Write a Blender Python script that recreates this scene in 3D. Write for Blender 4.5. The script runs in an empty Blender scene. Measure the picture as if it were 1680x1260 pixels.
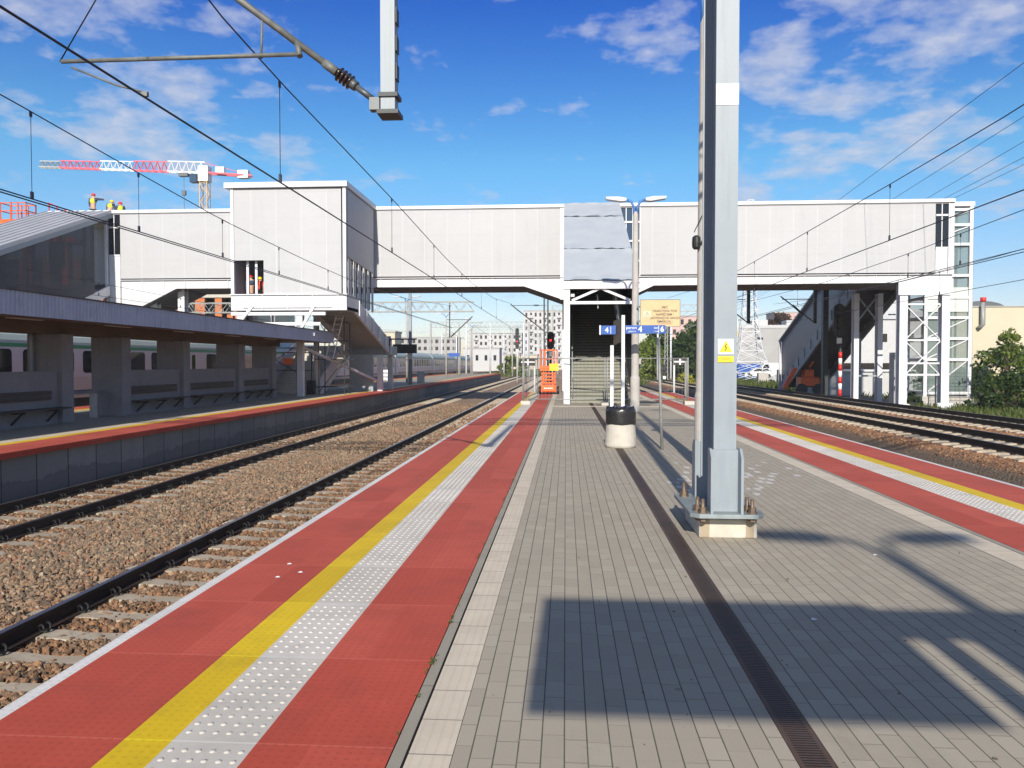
import bpy, math, random
import numpy as np
from mathutils import Vector, Matrix
random.seed(7)
RNG = np.random.default_rng(11)
SC = bpy.context.scene
COL = SC.collection
R = math.radians

# ------------------------------------------------------------------ helpers
def lin(r, g, b):
    f = lambda c: (c/255)/12.92 if c/255 <= .04045 else ((c/255+.055)/1.055)**2.4
    return (f(r), f(g), f(b))

def tag(o, label=None, cat=None, group=None, kind=None):
    if label: o['label'] = label
    if cat: o['category'] = cat
    if group: o['group'] = group
    if kind: o['kind'] = kind
    return o

def thing(name, label, cat, loc, group=None):
    o = bpy.data.objects.new(name, None); COL.objects.link(o)
    o.location = loc; o.empty_display_size = .2
    return tag(o, label, cat, group)

def wloc(o):
    v = Vector((0, 0, 0))
    while o is not None:
        v += Vector(o.location); o = o.parent
    return v

class MB:
    """collects boxes, bars, tubes and sheets given in world coordinates"""
    def __init__(s): s.v = []; s.f = []; s.m = []; s.sm = []; s.p = []
    def add(s, vs, fs, m=0, smooth=False):
        n = len(s.v); s.p.append((n, len(s.f))); s.v += [tuple(v) for v in vs]
        for f in fs: s.f.append(tuple(i+n for i in f)); s.m.append(m); s.sm.append(smooth)
        return s
    def box(s, x0, x1, y0, y1, z0, z1, m=0):
        vs = [(x, y, z) for z in (z0, z1) for y in (y0, y1) for x in (x0, x1)]
        return s.add(vs, [(0,2,3,1),(4,5,7,6),(0,1,5,4),(2,6,7,3),(0,4,6,2),(1,3,7,5)], m)
    def bar(s, p, q, w, h=None, m=0):
        h = h or w; p = Vector(p); q = Vector(q); d = (q-p).normalized()
        a = d.cross(Vector((0,0,1)))
        a = Vector((1,0,0)) if a.length < 1e-4 else a.normalized()
        b = a.cross(d).normalized(); vs = []
        for c in (p, q):
            for i, j in ((-1,-1),(1,-1),(1,1),(-1,1)): vs.append(c+a*(i*w/2)+b*(j*h/2))
        return s.add(vs, [(3,2,1,0),(4,5,6,7),(0,1,5,4),(1,2,6,5),(2,3,7,6),(3,0,4,7)], m)
    def tube(s, pts, r, n=8, m=0, cap=True):
        pts = [Vector(p) for p in pts]; rs = r if isinstance(r, (list, tuple)) else [r]*len(pts); vs = []; fs = []
        for k, p in enumerate(pts):
            d = (pts[min(k+1, len(pts)-1)]-pts[max(k-1, 0)]).normalized()
            a = d.cross(Vector((0,0,1)))
            a = Vector((1,0,0)) if a.length < 1e-4 else a.normalized()
            b = a.cross(d)
            for i in range(n):
                t = 2*math.pi*i/n; vs.append(p+(a*math.cos(t)+b*math.sin(t))*rs[k])
        for k in range(len(pts)-1):
            for i in range(n):
                j = (i+1) % n; fs.append((k*n+j, k*n+i, (k+1)*n+i, (k+1)*n+j))
        n0 = len(s.v); s.add(vs, fs, m, True)
        if cap:
            s.f.append(tuple(n0+i for i in range(n))); s.m.append(m); s.sm.append(False)
            s.f.append(tuple(n0+(len(pts)-1)*n+i for i in range(n-1, -1, -1))); s.m.append(m); s.sm.append(False)
        return s
    def lathe(s, c, prof, n=20, m=0):          # prof: (radius, z) from the bottom up
        vs = []; fs = []
        for r, z in prof:
            for i in range(n):
                t = 2*math.pi*i/n; vs.append((c[0]+r*math.cos(t), c[1]+r*math.sin(t), c[2]+z))
        for k in range(len(prof)-1):
            for i in range(n):
                j = (i+1) % n; fs.append((k*n+i, k*n+j, (k+1)*n+j, (k+1)*n+i))
        fs.append(tuple(range(n-1, -1, -1))); L = (len(prof)-1)*n; fs.append(tuple(range(L, L+n)))
        return s.add(vs, fs, m, False)
    def ext(s, prof, axis, a0, a1, m=0):       # closed 2d outline swept along x or y
        n = len(prof)
        P = (lambda p, a: (a, p[0], p[1])) if axis == 'x' else (lambda p, a: (p[0], a, p[1]))
        vs = [P(p, a0) for p in prof]+[P(p, a1) for p in prof]
        fs = [(i, (i+1) % n, n+(i+1) % n, n+i) for i in range(n)]+[tuple(range(n-1, -1, -1)), tuple(range(n, 2*n))]
        return s.add(vs, fs, m)
    def quad(s, a, b, c, d, m=0): return s.add([a, b, c, d], [(0,1,2,3)], m)
    def build(s, name, mat, parent=None, origin=None, bevel=0):
        me = bpy.data.meshes.new(name)
        if parent is not None: o3 = wloc(parent)
        elif origin is not None: o3 = Vector(origin)
        else:
            xs = [v[0] for v in s.v]; ys = [v[1] for v in s.v]; zs = [v[2] for v in s.v]
            o3 = Vector(((min(xs)+max(xs))/2, (min(ys)+max(ys))/2, min(zs)))
        me.from_pydata([(v[0]-o3.x, v[1]-o3.y, v[2]-o3.z) for v in s.v], [], s.f)
        for mm in (mat if isinstance(mat, (list, tuple)) else [mat]): me.materials.append(mm)
        me.polygons.foreach_set('material_index', s.m)
        me.polygons.foreach_set('use_smooth', s.sm)
        me.update(); fix_normals(me)
        o = bpy.data.objects.new(name, me); COL.objects.link(o)
        if parent is not None: o.parent = parent
        else: o.location = o3
        if bevel:
            b = o.modifiers.new('bevel', 'BEVEL'); b.width = bevel; b.segments = 2; b.limit_method = 'ANGLE'
        return o

def build_each(b, name, mat, parent):
    """one object for every box, bar or sheet collected"""
    out = []; P = b.p+[(len(b.v), len(b.f))]
    for (v0, f0), (v1, f1) in zip(P, P[1:]):
        q = MB(); q.v = b.v[v0:v1]; q.f = [tuple(i-v0 for i in f) for f in b.f[f0:f1]]; q.m = b.m[f0:f1]; q.sm = b.sm[f0:f1]
        out.append(q.build(name, mat, parent))
    return out

import bmesh
def fix_normals(me):
    bm = bmesh.new(); bm.from_mesh(me)
    bmesh.ops.recalc_face_normals(bm, faces=bm.faces); bm.to_mesh(me); bm.free()

def big_mesh(name, V, Fc, mat, parent=None, loc=(0,0,0), smooth=False):
    """numpy arrays of vertices and equal-sized faces"""
    me = bpy.data.meshes.new(name); k = Fc.shape[1]
    me.vertices.add(len(V)); me.vertices.foreach_set('co', V.astype(np.float32).ravel())
    me.loops.add(Fc.size); me.loops.foreach_set('vertex_index', Fc.astype(np.int32).ravel())
    me.polygons.add(len(Fc)); me.polygons.foreach_set('loop_start', np.arange(0, Fc.size, k, dtype=np.int32))
    me.polygons.foreach_set('loop_total', np.full(len(Fc), k, dtype=np.int32))
    me.polygons.foreach_set('use_smooth', np.full(len(Fc), smooth, dtype=bool))
    me.materials.append(mat); me.update(calc_edges=True)
    o = bpy.data.objects.new(name, me); COL.objects.link(o); o.parent = parent; o.location = loc
    return o

def copy_tree(o, parent=None):
    c = o.copy(); COL.objects.link(c)
    if parent is not None: c.parent = parent
    for ch in list(o.children): copy_tree(ch, c)
    return c

def text_mesh(name, txt, size, center, mat, parent=None, depth=.002, align='CENTER', rot=0, bold=0):
    """flat lettering that faces -y, centred (or left-aligned) on a point"""
    cu = bpy.data.curves.new('txt', 'FONT'); cu.body = txt; cu.size = size; cu.align_x = align; cu.align_y = 'CENTER'
    cu.offset = bold; cu.extrude = depth; cu.space_line = .95
    t = bpy.data.objects.new('txt', cu); COL.objects.link(t)
    dg = bpy.context.evaluated_depsgraph_get()
    me = bpy.data.meshes.new_from_object(t.evaluated_get(dg)); bpy.data.objects.remove(t); bpy.data.curves.remove(cu)
    c0 = Vector(center)-(wloc(parent) if parent else Vector((0,0,0)))
    me.transform(Matrix.Translation(c0) @ Matrix.Rotation(rot, 4, 'Z') @ Matrix.Rotation(R(90), 4, 'X'))
    me.materials.clear(); me.materials.append(mat)
    o = bpy.data.objects.new(name, me); COL.objects.link(o)
    if parent: o.parent = parent
    return o

# ------------------------------------------------------------------ materials
class NT:
    def __init__(s, name):
        s.m = bpy.data.materials.new(name); s.m.use_nodes = True; s.t = s.m.node_tree
        s.b = s.t.nodes['Principled BSDF']; s.pos = None
    def n(s, typ, **kw):
        nd = s.t.nodes.new(typ)
        for k, v in kw.items(): setattr(nd, k, v)
        return nd
    def link(s, a, b): s.t.links.new(a, b)
    def P(s):
        if s.pos is None: s.pos = s.n('ShaderNodeNewGeometry')
        return s.pos.outputs['Position']
    def sep(s):
        x = s.n('ShaderNodeSeparateXYZ'); s.link(s.P(), x.inputs[0]); return x.outputs
    def math(s, op, a, b=0., c=None):
        m = s.n('ShaderNodeMath', operation=op)
        for i, v in enumerate((a, b) if c is None else (a, b, c)):
            if isinstance(v, (int, float)): m.inputs[i].default_value = v
            else: s.link(v, m.inputs[i])
        return m.outputs[0]
    def noise(s, scale, detail=4, rough=.55, vec=None, sc3=None):
        t = s.n('ShaderNodeTexNoise'); t.inputs['Scale'].default_value = scale
        t.inputs['Detail'].default_value = detail; t.inputs['Roughness'].default_value = rough
        v = vec or s.P()
        if sc3:
            mp = s.n('ShaderNodeMapping'); mp.inputs['Scale'].default_value = sc3; s.link(v, mp.inputs[0]); v = mp.outputs[0]
        s.link(v, t.inputs['Vector']); return t.outputs['Fac']
    def ramp(s, fac, stops):
        r = s.n('ShaderNodeValToRGB'); e = r.color_ramp.elements
        while len(e) < len(stops): e.new(.5)
        for i, (p, c) in enumerate(stops):
            e[i].position = p; e[i].color = (c, c, c, 1) if isinstance(c, (int, float)) else (*c, 1)
        s.link(fac, r.inputs[0]); return r.outputs[0]
    def mix(s, fac, a, b, mode='MIX'):
        m = s.n('ShaderNodeMix', data_type='RGBA', blend_type=mode)
        for i, v in ((0, fac), (6, a), (7, b)):
            if isinstance(v, (int, float)): m.inputs[i].default_value = v
            elif isinstance(v, tuple): m.inputs[i].default_value = (*v[:3], 1)
            else: s.link(v, m.inputs[i])
        return m.outputs[2]
    def bump(s, h, strength=.4, dist=.01):
        b = s.n('ShaderNodeBump'); b.inputs['Strength'].default_value = strength; b.inputs['Distance'].default_value = dist
        s.link(h, b.inputs['Height']); s.link(b.outputs[0], s.b.inputs['Normal']); return b
    def out(s, col, rough=.7, metal=0., spec=None):
        if isinstance(col, tuple): s.b.inputs['Base Color'].default_value = (*col, 1)
        else: s.link(col, s.b.inputs['Base Color'])
        if isinstance(rough, (int, float)): s.b.inputs['Roughness'].default_value = rough
        else: s.link(rough, s.b.inputs['Roughness'])
        s.b.inputs['Metallic'].default_value = metal
        if spec is not None: s.b.inputs['Specular IOR Level'].default_value = spec
        return s.m

def mat(name, col, rough=.6, metal=0., var=.12, scale=3., bump=.15, bscale=40., streak=False, spec=None, dist=.004):
    """weathered single-colour surface: broad tone noise, fine grain and optional run-down streaks"""
    t = NT(name)
    a = t.noise(scale, 5, .6)
    lo = tuple(c*(1-var) for c in col); hi = tuple(min(1, c*(1+var)) for c in col)
    c = t.ramp(a, [(.3, lo), (.7, hi)])
    if streak:
        k = t.noise(4., 4, .6, sc3=(3, 3, .25))
        c = t.mix(t.ramp(k, [(.5, 0.), (.75, .35)]), c, tuple(x*.55 for x in col))
    if bump: t.bump(t.noise(bscale, 3), bump, dist)
    r = t.math('ADD', t.math('MULTIPLY', a, .2), rough-.1)
    return t.out(c, r, metal, spec)

M = {}
M['white_steel'] = mat('white_steel', (.645, .655, .68), .45, var=.05, streak=False, bump=.05)
M['blue_grey_steel'] = mat('blue_grey_steel', (.265, .31, .345), .45, var=.06, scale=2, bump=.08, streak=True)
M['galvanised'] = mat('galvanised', (.30, .31, .30), .55, .25, var=.2, scale=12)
M['weathered_zinc'] = mat('weathered_zinc', (.17, .175, .16), .6, .3, var=.3, scale=9, bump=.3)
M['galv_dark'] = mat('galv_dark', (.12, .13, .135), .5, .5, var=.2, scale=8)
M['dark_steel'] = mat('dark_steel', (.035, .042, .045), .5, .2, var=.2)
M['grey_steel'] = mat('grey_steel', (.30, .34, .37), .5, .1, var=.08)
M['rust_bolt'] = mat('rust_bolt', (.20, .15, .11), .6, .6, var=.3, scale=30)
M['concrete'] = mat('concrete', (.46, .44, .40), .85, var=.12, scale=5, bump=.4, bscale=60, streak=True)
M['pale_concrete'] = mat('pale_concrete', (.49, .46, .40), .85, var=.1, scale=6, bump=.3, bscale=60, streak=True)
M['pole_concrete'] = mat('pole_concrete', (.42, .40, .375), .85, var=.14, scale=3, bump=.4, bscale=80)
M['plaster'] = mat('plaster', (.225, .225, .235), .9, var=.08, scale=2, bump=.2, bscale=30, streak=True)
M['soffit'] = mat('soffit', (.13, .09, .065), .9, var=.15, scale=1.5, bump=.2)
M['bitumen'] = mat('bitumen', (.10, .10, .10), .9, var=.2)
M['dark_wood'] = mat('dark_wood', (.035, .03, .028), .6, var=.3, scale=10)
M['cast_iron'] = mat('cast_iron', (.02, .02, .02), .6, .3, var=.2)
M['black'] = mat('black', (.012, .012, .014), .5, var=.1)
M['black_plastic'] = mat('black_plastic', (.02, .02, .022), .28, var=.1, bump=0)
M['orange'] = mat('orange', (.85, .13, .018), .4, var=.1, bump=.05)
M['red_paint'] = mat('red_paint', (.62, .03, .025), .4, var=.1)
M['white_paint'] = mat('white_paint', (.80, .80, .80), .5, var=.05)
M['crane_yellow'] = mat('crane_yellow', (.78, .42, .06), .5, var=.1)
M['yellow_paint'] = mat('yellow_paint', (.86, .62, .02), .5, var=.06)
M['navy'] = mat('navy', (.018, .028, .10), .4, var=.1)
M['sign_blue'] = mat('sign_blue', (.015, .085, .36), .4, var=.05, bump=0)
M['lamp_blue'] = mat('lamp_blue', (.05, .16, .42), .4, var=.05)
M['lamp_grey'] = mat('lamp_grey', (.52, .53, .55), .4, var=.05)
M['hv_yellow'] = mat('hv_yellow', (.56, .42, .22), .5, var=.08, scale=2)
M['ink'] = mat('ink', (.04, .03, .03), .6, var=.1, bump=0)
M['ink_white'] = mat('ink_white', (.82, .83, .85), .5, var=.02, bump=0)
M['brown_ins'] = mat('brown_ins', (.035, .022, .02), .2, var=.1, bump=0)
M['rubber'] = mat('rubber', (.02, .02, .02), .8, var=.1)
M['hivis'] = mat('hivis', (.62, .75, .05), .7, var=.08)
M['denim'] = mat('denim', (.04, .055, .10), .9, var=.15)
M['skin'] = mat('skin', (.50, .30, .21), .6, var=.05, bump=0)
M['helmet_red'] = mat('helmet_red', (.70, .04, .04), .3, var=.05, bump=0)
M['helmet_yellow'] = mat('helmet_yellow', (.80, .58, .03), .3, var=.05, bump=0)
M['overall_orange'] = mat('overall_orange', (.80, .10, .04), .8, var=.08)
M['wire'] = mat('wire', (.025, .03, .05), .5, .4, var=.1, bump=0)
M['bark'] = mat('bark', (.07, .05, .035), .9, var=.3, scale=8, bump=.5)
M['brick'] = mat('brick', (.50, .165, .06), .85, var=.12, scale=2)
M['render_white'] = mat('render_white', (.50, .50, .50), .85, var=.05)
M['render_cream'] = mat('render_cream', (.56, .50, .37), .85, var=.05, scale=.5)
M['render_grey'] = mat('render_grey', (.38, .375, .365), .85, var=.08, scale=.6)
M['render_pink'] = mat('render_pink', (.56, .38, .34), .85, var=.08)
M['car_white'] = mat('car_white', (.75, .76, .78), .25, var=.03, bump=0)
M['car_blue'] = mat('car_blue', (.02, .07, .26), .25, var=.05, bump=0)
M['asphalt'] = mat('asphalt', (.12, .12, .12), .9, var=.15)
M['cream_gfrp'] = mat('tan_strip', (.50, .45, .37), .8, var=.1, scale=8, bump=.3, bscale=90)

def glass(name, col, rough=.05, alpha=1., spec=.5):
    t = NT(name); m = t.out(col, rough, 0, spec)
    if alpha < 1:
        tr = t.n('ShaderNodeBsdfTransparent'); mx = t.n('ShaderNodeMixShader'); mx.inputs[0].default_value = alpha
        o = t.t.nodes['Material Output']; t.link(tr.outputs[0], mx.inputs[1]); t.link(t.b.outputs[0], mx.inputs[2]); t.link(mx.outputs[0], o.inputs[0])
    return m
M['window_dark'] = glass('window_dark', (.012, .014, .018), .08)
M['window_blue'] = glass('window_blue', (.03, .06, .11), .05)
M['smoked_glass'] = glass('smoked_glass', (.05, .058, .085), .3, .86, .12)
M['smoked_grey'] = glass('smoked_grey', (.17, .18, .25), .3, .9, .15)
M['green_glass'] = glass('green_glass', (.30, .38, .36), .08, .32)
M['lens_red'] = glass('lens_red', (.25, .01, .01), .2)

def lit(name, col, strength):
    t = NT(name); t.b.inputs['Emission Color'].default_value = (*col, 1); t.b.inputs['Emission Strength'].default_value = strength
    return t.out(col, .3)
M['red_light'] = lit('red_light', (1, .03, .04), 1.6)

# pavers: 10 x 20 cm blocks laid lengthwise, joints by their own cut
def paver_mat():
    t = NT('paving_blocks'); X, Y, Z = t.sep()
    row = t.math('FLOOR', t.math('MULTIPLY', t.math('ADD', X, 100.), 1/.1005))
    fx = t.math('FRACT', t.math('MULTIPLY', t.math('ADD', X, 100.), 1/.1005))
    wn = t.n('ShaderNodeTexWhiteNoise', noise_dimensions='1D'); t.link(row, wn.inputs['W'])
    yy = t.math('ADD', t.math('MULTIPLY', t.math('ADD', Y, 100.), 1/.201), t.math('MULTIPLY', wn.outputs[0], 7.3))
    fy = t.math('FRACT', yy); cy = t.math('FLOOR', yy)
    cv = t.n('ShaderNodeCombineXYZ'); t.link(row, cv.inputs[0]); t.link(cy, cv.inputs[1])
    wc = t.n('ShaderNodeTexWhiteNoise', noise_dimensions='2D'); t.link(cv.outputs[0], wc.inputs['Vector'])
    ex = t.math('MINIMUM', fx, t.math('SUBTRACT', 1., fx)); ey = t.math('MINIMUM', fy, t.math('SUBTRACT', 1., fy))
    wob = t.math('MULTIPLY', t.noise(9., 3), .018)
    # long joints read darker and wider than the butt joints; some butt joints are open
    jx = t.math('LESS_THAN', ex, t.math('ADD', wob, .022))
    openj = t.math('MULTIPLY', t.math('GREATER_THAN', wc.outputs[0], .45), .014)
    jy = t.math('LESS_THAN', ey, t.math('ADD', openj, .002))
    j = t.math('MAXIMUM', jx, t.math('MULTIPLY', jy, .6))
    c = t.ramp(wc.outputs[0], [(0., (.372, .328, .262)), (.5, (.397, .352, .283)), (1., (.425, .38, .305))])
    big = t.noise(.55, 5, .65); c = t.mix(t.ramp(big, [(.35, .0), (.7, .38)]), c, (.32, .29, .235))
    spk = t.noise(160., 2); c = t.mix(t.ramp(spk, [(.62, 0.), (.75, .3)]), c, (.56, .52, .45))
    st = t.noise(2.3, 6, .7); c = t.mix(t.ramp(st, [(.66, 0.), (.76, .55)]), c, (.17, .16, .14))
    # lime bloom that follows single blocks around the post and pole bases
    def spot(px, py, rx, ry):
        a = t.math('POWER', t.math('DIVIDE', t.math('SUBTRACT', X, px), rx), 2.); b = t.math('POWER', t.math('DIVIDE', t.math('SUBTRACT', Y, py), ry), 2.)
        return t.math('SUBTRACT', 1., t.math('ADD', a, b))
    s1 = t.math('MAXIMUM', spot(2.05, 11.6, .95, 2.6), spot(3.0, 12.4, .9, 1.9))
    bl = t.math('GREATER_THAN', t.math('ADD', t.math('MULTIPLY', s1, .42), t.math('MULTIPLY', wc.outputs[0], .75)), .93)
    bl = t.math('MULTIPLY', bl, t.math('GREATER_THAN', s1, 0.))
    c = t.mix(t.math('MULTIPLY', bl, .62), c, (.66, .66, .64))
    c = t.mix(t.math('MULTIPLY', j, .78), c, (.05, .046, .042))
    h = t.math('ADD', t.math('SUBTRACT', 1., j), t.math('MULTIPLY', t.noise(70., 3), .25))
    gum = t.n('ShaderNodeTexVoronoi'); gum.inputs['Scale'].default_value = 2.3; t.link(t.P(), gum.inputs['Vector'])
    c = t.mix(t.math('MULTIPLY', t.math('LESS_THAN', gum.outputs['Distance'], t.math('MULTIPLY', t.noise(3.), .075)), .45), c, (.13, .12, .11))
    c = t.mix(t.ramp(t.noise(.9, 7, .75, sc3=(1.6, .5, 1)), [(.55, 0.), (.72, .4)]), c, (.24, .22, .185))
    tl_ = t.math('MULTIPLY', wc.outputs[0], .35); h = t.math('ADD', h, tl_)
    t.bump(h, .55, .004)
    return t.out(c, .82, 0, .2)
M['paver'] = paver_mat()

def slab_mat(name, c1, c2, c3, joint, pitch=1.003, off=.325, stud=True, rough=.75):
    t = NT(name); X, Y, Z = t.sep()
    yy = t.math('MULTIPLY', t.math('SUBTRACT', Y, off-100*pitch), 1/pitch)
    f = t.math('FRACT', yy); k = t.math('FLOOR', yy)
    side = t.math('FLOOR', t.math('MULTIPLY', X, .9))
    wn = t.n('ShaderNodeTexWhiteNoise', noise_dimensions='2D'); cv = t.n('ShaderNodeCombineXYZ'); t.link(k, cv.inputs[0]); t.link(side, cv.inputs[1]); t.link(cv.outputs[0], wn.inputs['Vector'])
    c = t.ramp(wn.outputs[0], [(0., c1), (.5, c2), (1., c3)])
    big = t.noise(1.1, 5, .65); c = t.mix(t.ramp(big, [(.35, 0.), (.75, .45)]), c, tuple(v*.62 for v in c2))
    st = t.noise(3., 6, .7, sc3=(2.5, .6, 1)); c = t.mix(t.ramp(st, [(.6, 0.), (.75, .3)]), c, tuple(min(1, v*1.25+.03) for v in c2))
    dirt = t.noise(1.7, 8, .75); c = t.mix(t.ramp(dirt, [(.50, 0.), (.68, .5)]), c, tuple(v*.55+.012 for v in c2))
    sc_ = t.noise(5., 6, .7, sc3=(1., 4., 1)); c = t.mix(t.ramp(sc_, [(.62, 0.), (.72, .3)]), c, tuple(min(1, v*.9+.07) for v in c2))
    spk = t.noise(150., 2); c = t.mix(t.ramp(spk, [(.64, 0.), (.70, .65)]), c, tuple(v*.35 for v in c2))
    spk2 = t.noise(75., 2); c = t.mix(t.ramp(spk2, [(.71, 0.), (.75, .7)]), c, tuple(min(1, v*.6+.22) for v in c2))
    e = t.math('MINIMUM', f, t.math('SUBTRACT', 1., f))
    jn = t.math('LESS_THAN', e, .007); c = t.mix(t.math('MULTIPLY', jn, .55), c, joint)
    h = t.math('MULTIPLY', t.noise(55., 3), .35)
    if stud:
        gx = t.math('FRACT', t.math('MULTIPLY', X, 1/.05)); gy = t.math('FRACT', t.math('MULTIPLY', Y, 1/.05))
        d = t.math('ADD', t.math('POWER', t.math('SUBTRACT', gx, .5), 2.), t.math('POWER', t.math('SUBTRACT', gy, .5), 2.))
        sd_ = t.math('LESS_THAN', d, .045); h = t.math('ADD', h, sd_); c = t.mix(t.math('MULTIPLY', sd_, .22), c, tuple(v*.45 for v in c2))
    t.bump(h, .6, .003); t.b.inputs['Sheen Weight'].default_value = .03; t.b.inputs['Sheen Roughness'].default_value = .5
    return t.out(c, rough, 0, .15)
M['red_slab'] = slab_mat('red_slab', (.44, .066, .038), (.49, .078, .047), (.54, .095, .06), (.60, .14, .1))
M['yellow_slab'] = slab_mat('yellow_slab', (.66, .44, .006), (.72, .49, .008), (.76, .53, .01), (.86, .72, .02))
M['white_slab'] = slab_mat('white_slab', (.56, .525, .47), (.60, .565, .51), (.64, .60, .55), (.70, .67, .63), stud=False)
M['white_nosing'] = slab_mat('white_nosing', (.66, .64, .62), (.72, .70, .68), (.76, .74, .72), (.8, .8, .8), pitch=.5)

def kerb_mat(name, c, pitch):
    t = NT(name); X, Y, Z = t.sep()
    yy = t.math('MULTIPLY', t.math('ADD', Y, 100), 1/pitch); f = t.math('FRACT', yy)
    e = t.math('MINIMUM', f, t.math('SUBTRACT', 1., f)); j = t.math('LESS_THAN', e, .004/pitch)
    col = t.ramp(t.noise(3., 5, .6), [(.3, tuple(v*.82 for v in c)), (.7, c)])
    col = t.mix(t.ramp(t.noise(120., 2), [(.6, 0.), (.75, .3)]), col, tuple(v*.5 for v in c))
    if name == 'tan_strip':
        g = t.math('FRACT', t.math('MULTIPLY', X, 1/.047)); gr = t.math('LESS_THAN', g, .25)
        col = t.mix(t.math('MULTIPLY', gr, .18), col, tuple(v*.6 for v in c)); t.bump(t.math('SUBTRACT', 1., t.math('MAXIMUM', gr, j)), .5, .004)
    else: t.bump(t.math('SUBTRACT', 1., j), .3, .004)
    return t.out(t.mix(t.math('MULTIPLY', j, .7), col, (.08, .07, .06)), .85)
M['kerb'] = kerb_mat('kerb', (.34, .31, .25), 1.0)
M['tan_strip'] = kerb_mat('tan_strip', (.66, .575, .455), .33)

def drain_mat():
    t = NT('drain_grate'); X, Y, Z = t.sep()
    f = t.math('FRACT', t.math('MULTIPLY', Y, 1/.022)); s = t.math('LESS_THAN', f, .38)
    inx = t.math('LESS_THAN', t.math('ABSOLUTE', t.math('SUBTRACT', X, 1.055)), .055)
    s = t.math('MULTIPLY', s, inx)
    c = t.ramp(t.noise(1.3, 6, .7), [(.35, (.07, .056, .048)), (.5, (.11, .068, .047)), (.7, (.125, .10, .088))])
    c = t.mix(t.ramp(t.noise(60., 3), [(.55, 0.), (.7, .5)]), c, (.2, .10, .05))
    c = t.mix(s, c, (.008, .007, .006)); t.bump(t.math('SUBTRACT', 1., s), .8, .01)
    return t.out(c, .65, .3)
M['drain'] = drain_mat()

def ballast_mat(name, rails=None, island=False):
    t = NT(name); X, Y, Z = t.sep()
    if island:
        g = t.n('ShaderNodeNewGeometry'); r = g.outputs['Random Per Island']
    else:
        v = t.n('ShaderNodeTexVoronoi'); v.inputs['Scale'].default_value = 17.; t.link(t.P(), v.inputs['Vector'])
        s2 = t.n('ShaderNodeSeparateColor'); t.link(v.outputs['Color'], s2.inputs[0]); r = s2.outputs[0]
    grey = t.ramp(r, [(0., (.09, .072, .055)), (.22, (.16, .128, .10)), (.45, (.215, .16, .115)), (.62, (.29, .185, .115)), (.8, (.33, .26, .19)), (.93, (.28, .115, .06)), (1., (.40, .35, .28))])
    rust = t.ramp(r, [(0., (.085, .06, .042)), (.3, (.15, .092, .058)), (.6, (.22, .118, .065)), (.85, (.30, .16, .085)), (1., (.36, .28, .2))])
    d = None
    for x0 in (-4.36, -9.0, 11.55, 15.6):
        a = t.math('ABSOLUTE', t.math('SUBTRACT', X, x0)); d = a if d is None else t.math('MINIMUM', d, a)
    k = t.math('ADD', d, t.math('MULTIPLY', t.math('SUBTRACT', t.noise(1.2, 5), .5), .9))
    k = t.math('MULTIPLY', t.math('SUBTRACT', k, .95), 1.6)
    kc = t.n('ShaderNodeClamp'); t.link(k, kc.inputs[0])
    c = t.mix(kc.outputs[0], rust, grey)
    c = t.mix(t.ramp(t.noise(.5, 4), [(.4, 0.), (.7, .25)]), c, (.30, .26, .20))
    # fine brown spoil between the right-hand platform and the raised tracks
    rt = t.math('GREATER_THAN', X, 9.6); c = t.mix(t.math('MULTIPLY', rt, .55), c, t.ramp(r, [(0., (.12, .045, .02)), (.5, (.30, .12, .045)), (1., (.46, .24, .11))]))
    c = t.mix(1., c, (1.3, 1.22, 1.08) if not island else (.94, .885, .80), 'MULTIPLY')
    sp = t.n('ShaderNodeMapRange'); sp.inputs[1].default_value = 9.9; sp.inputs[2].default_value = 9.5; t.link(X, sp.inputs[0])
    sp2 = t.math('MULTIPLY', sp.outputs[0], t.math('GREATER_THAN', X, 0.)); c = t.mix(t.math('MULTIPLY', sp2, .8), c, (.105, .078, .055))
    if not island:
        h = t.math('ADD', t.math('MULTIPLY', v.outputs['Distance'], -1.), t.math('MULTIPLY', t.noise(60., 3), .3)); t.bump(h, 1., .06)
    else: t.bump(t.noise(110., 3), .4, .004)
    return t.out(c, .9)
M['ballast'] = ballast_mat('ballast'); M['stone'] = ballast_mat('stone', island=True)

def sleeper_mat():
    t = NT('sleeper_concrete')
    c = t.ramp(t.noise(2.2, 6, .65), [(.3, (.30, .25, .18)), (.55, (.42, .36, .28)), (.8, (.50, .45, .36))])
    c = t.mix(t.ramp(t.noise(12., 4), [(.55, 0.), (.75, .6)]), c, (.17, .10, .06)); t.bump(t.noise(80., 3), .4, .004)
    return t.out(c, .9)
M['sleeper'] = sleeper_mat()
def rail_mat():
    t = NT('rail_steel')
    c = t.ramp(t.noise(4., 5, sc3=(1, .3, 1)), [(.3, (.018, .013, .011)), (.7, (.05, .03, .022))]); t.bump(t.noise(90., 3), .3, .003)
    return t.out(c, .7, .2)
M['rail'] = rail_mat()
M['rail_head'] = mat('rail_head', (.30, .29, .29), .32, .9, var=.1, bump=0)

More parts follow.
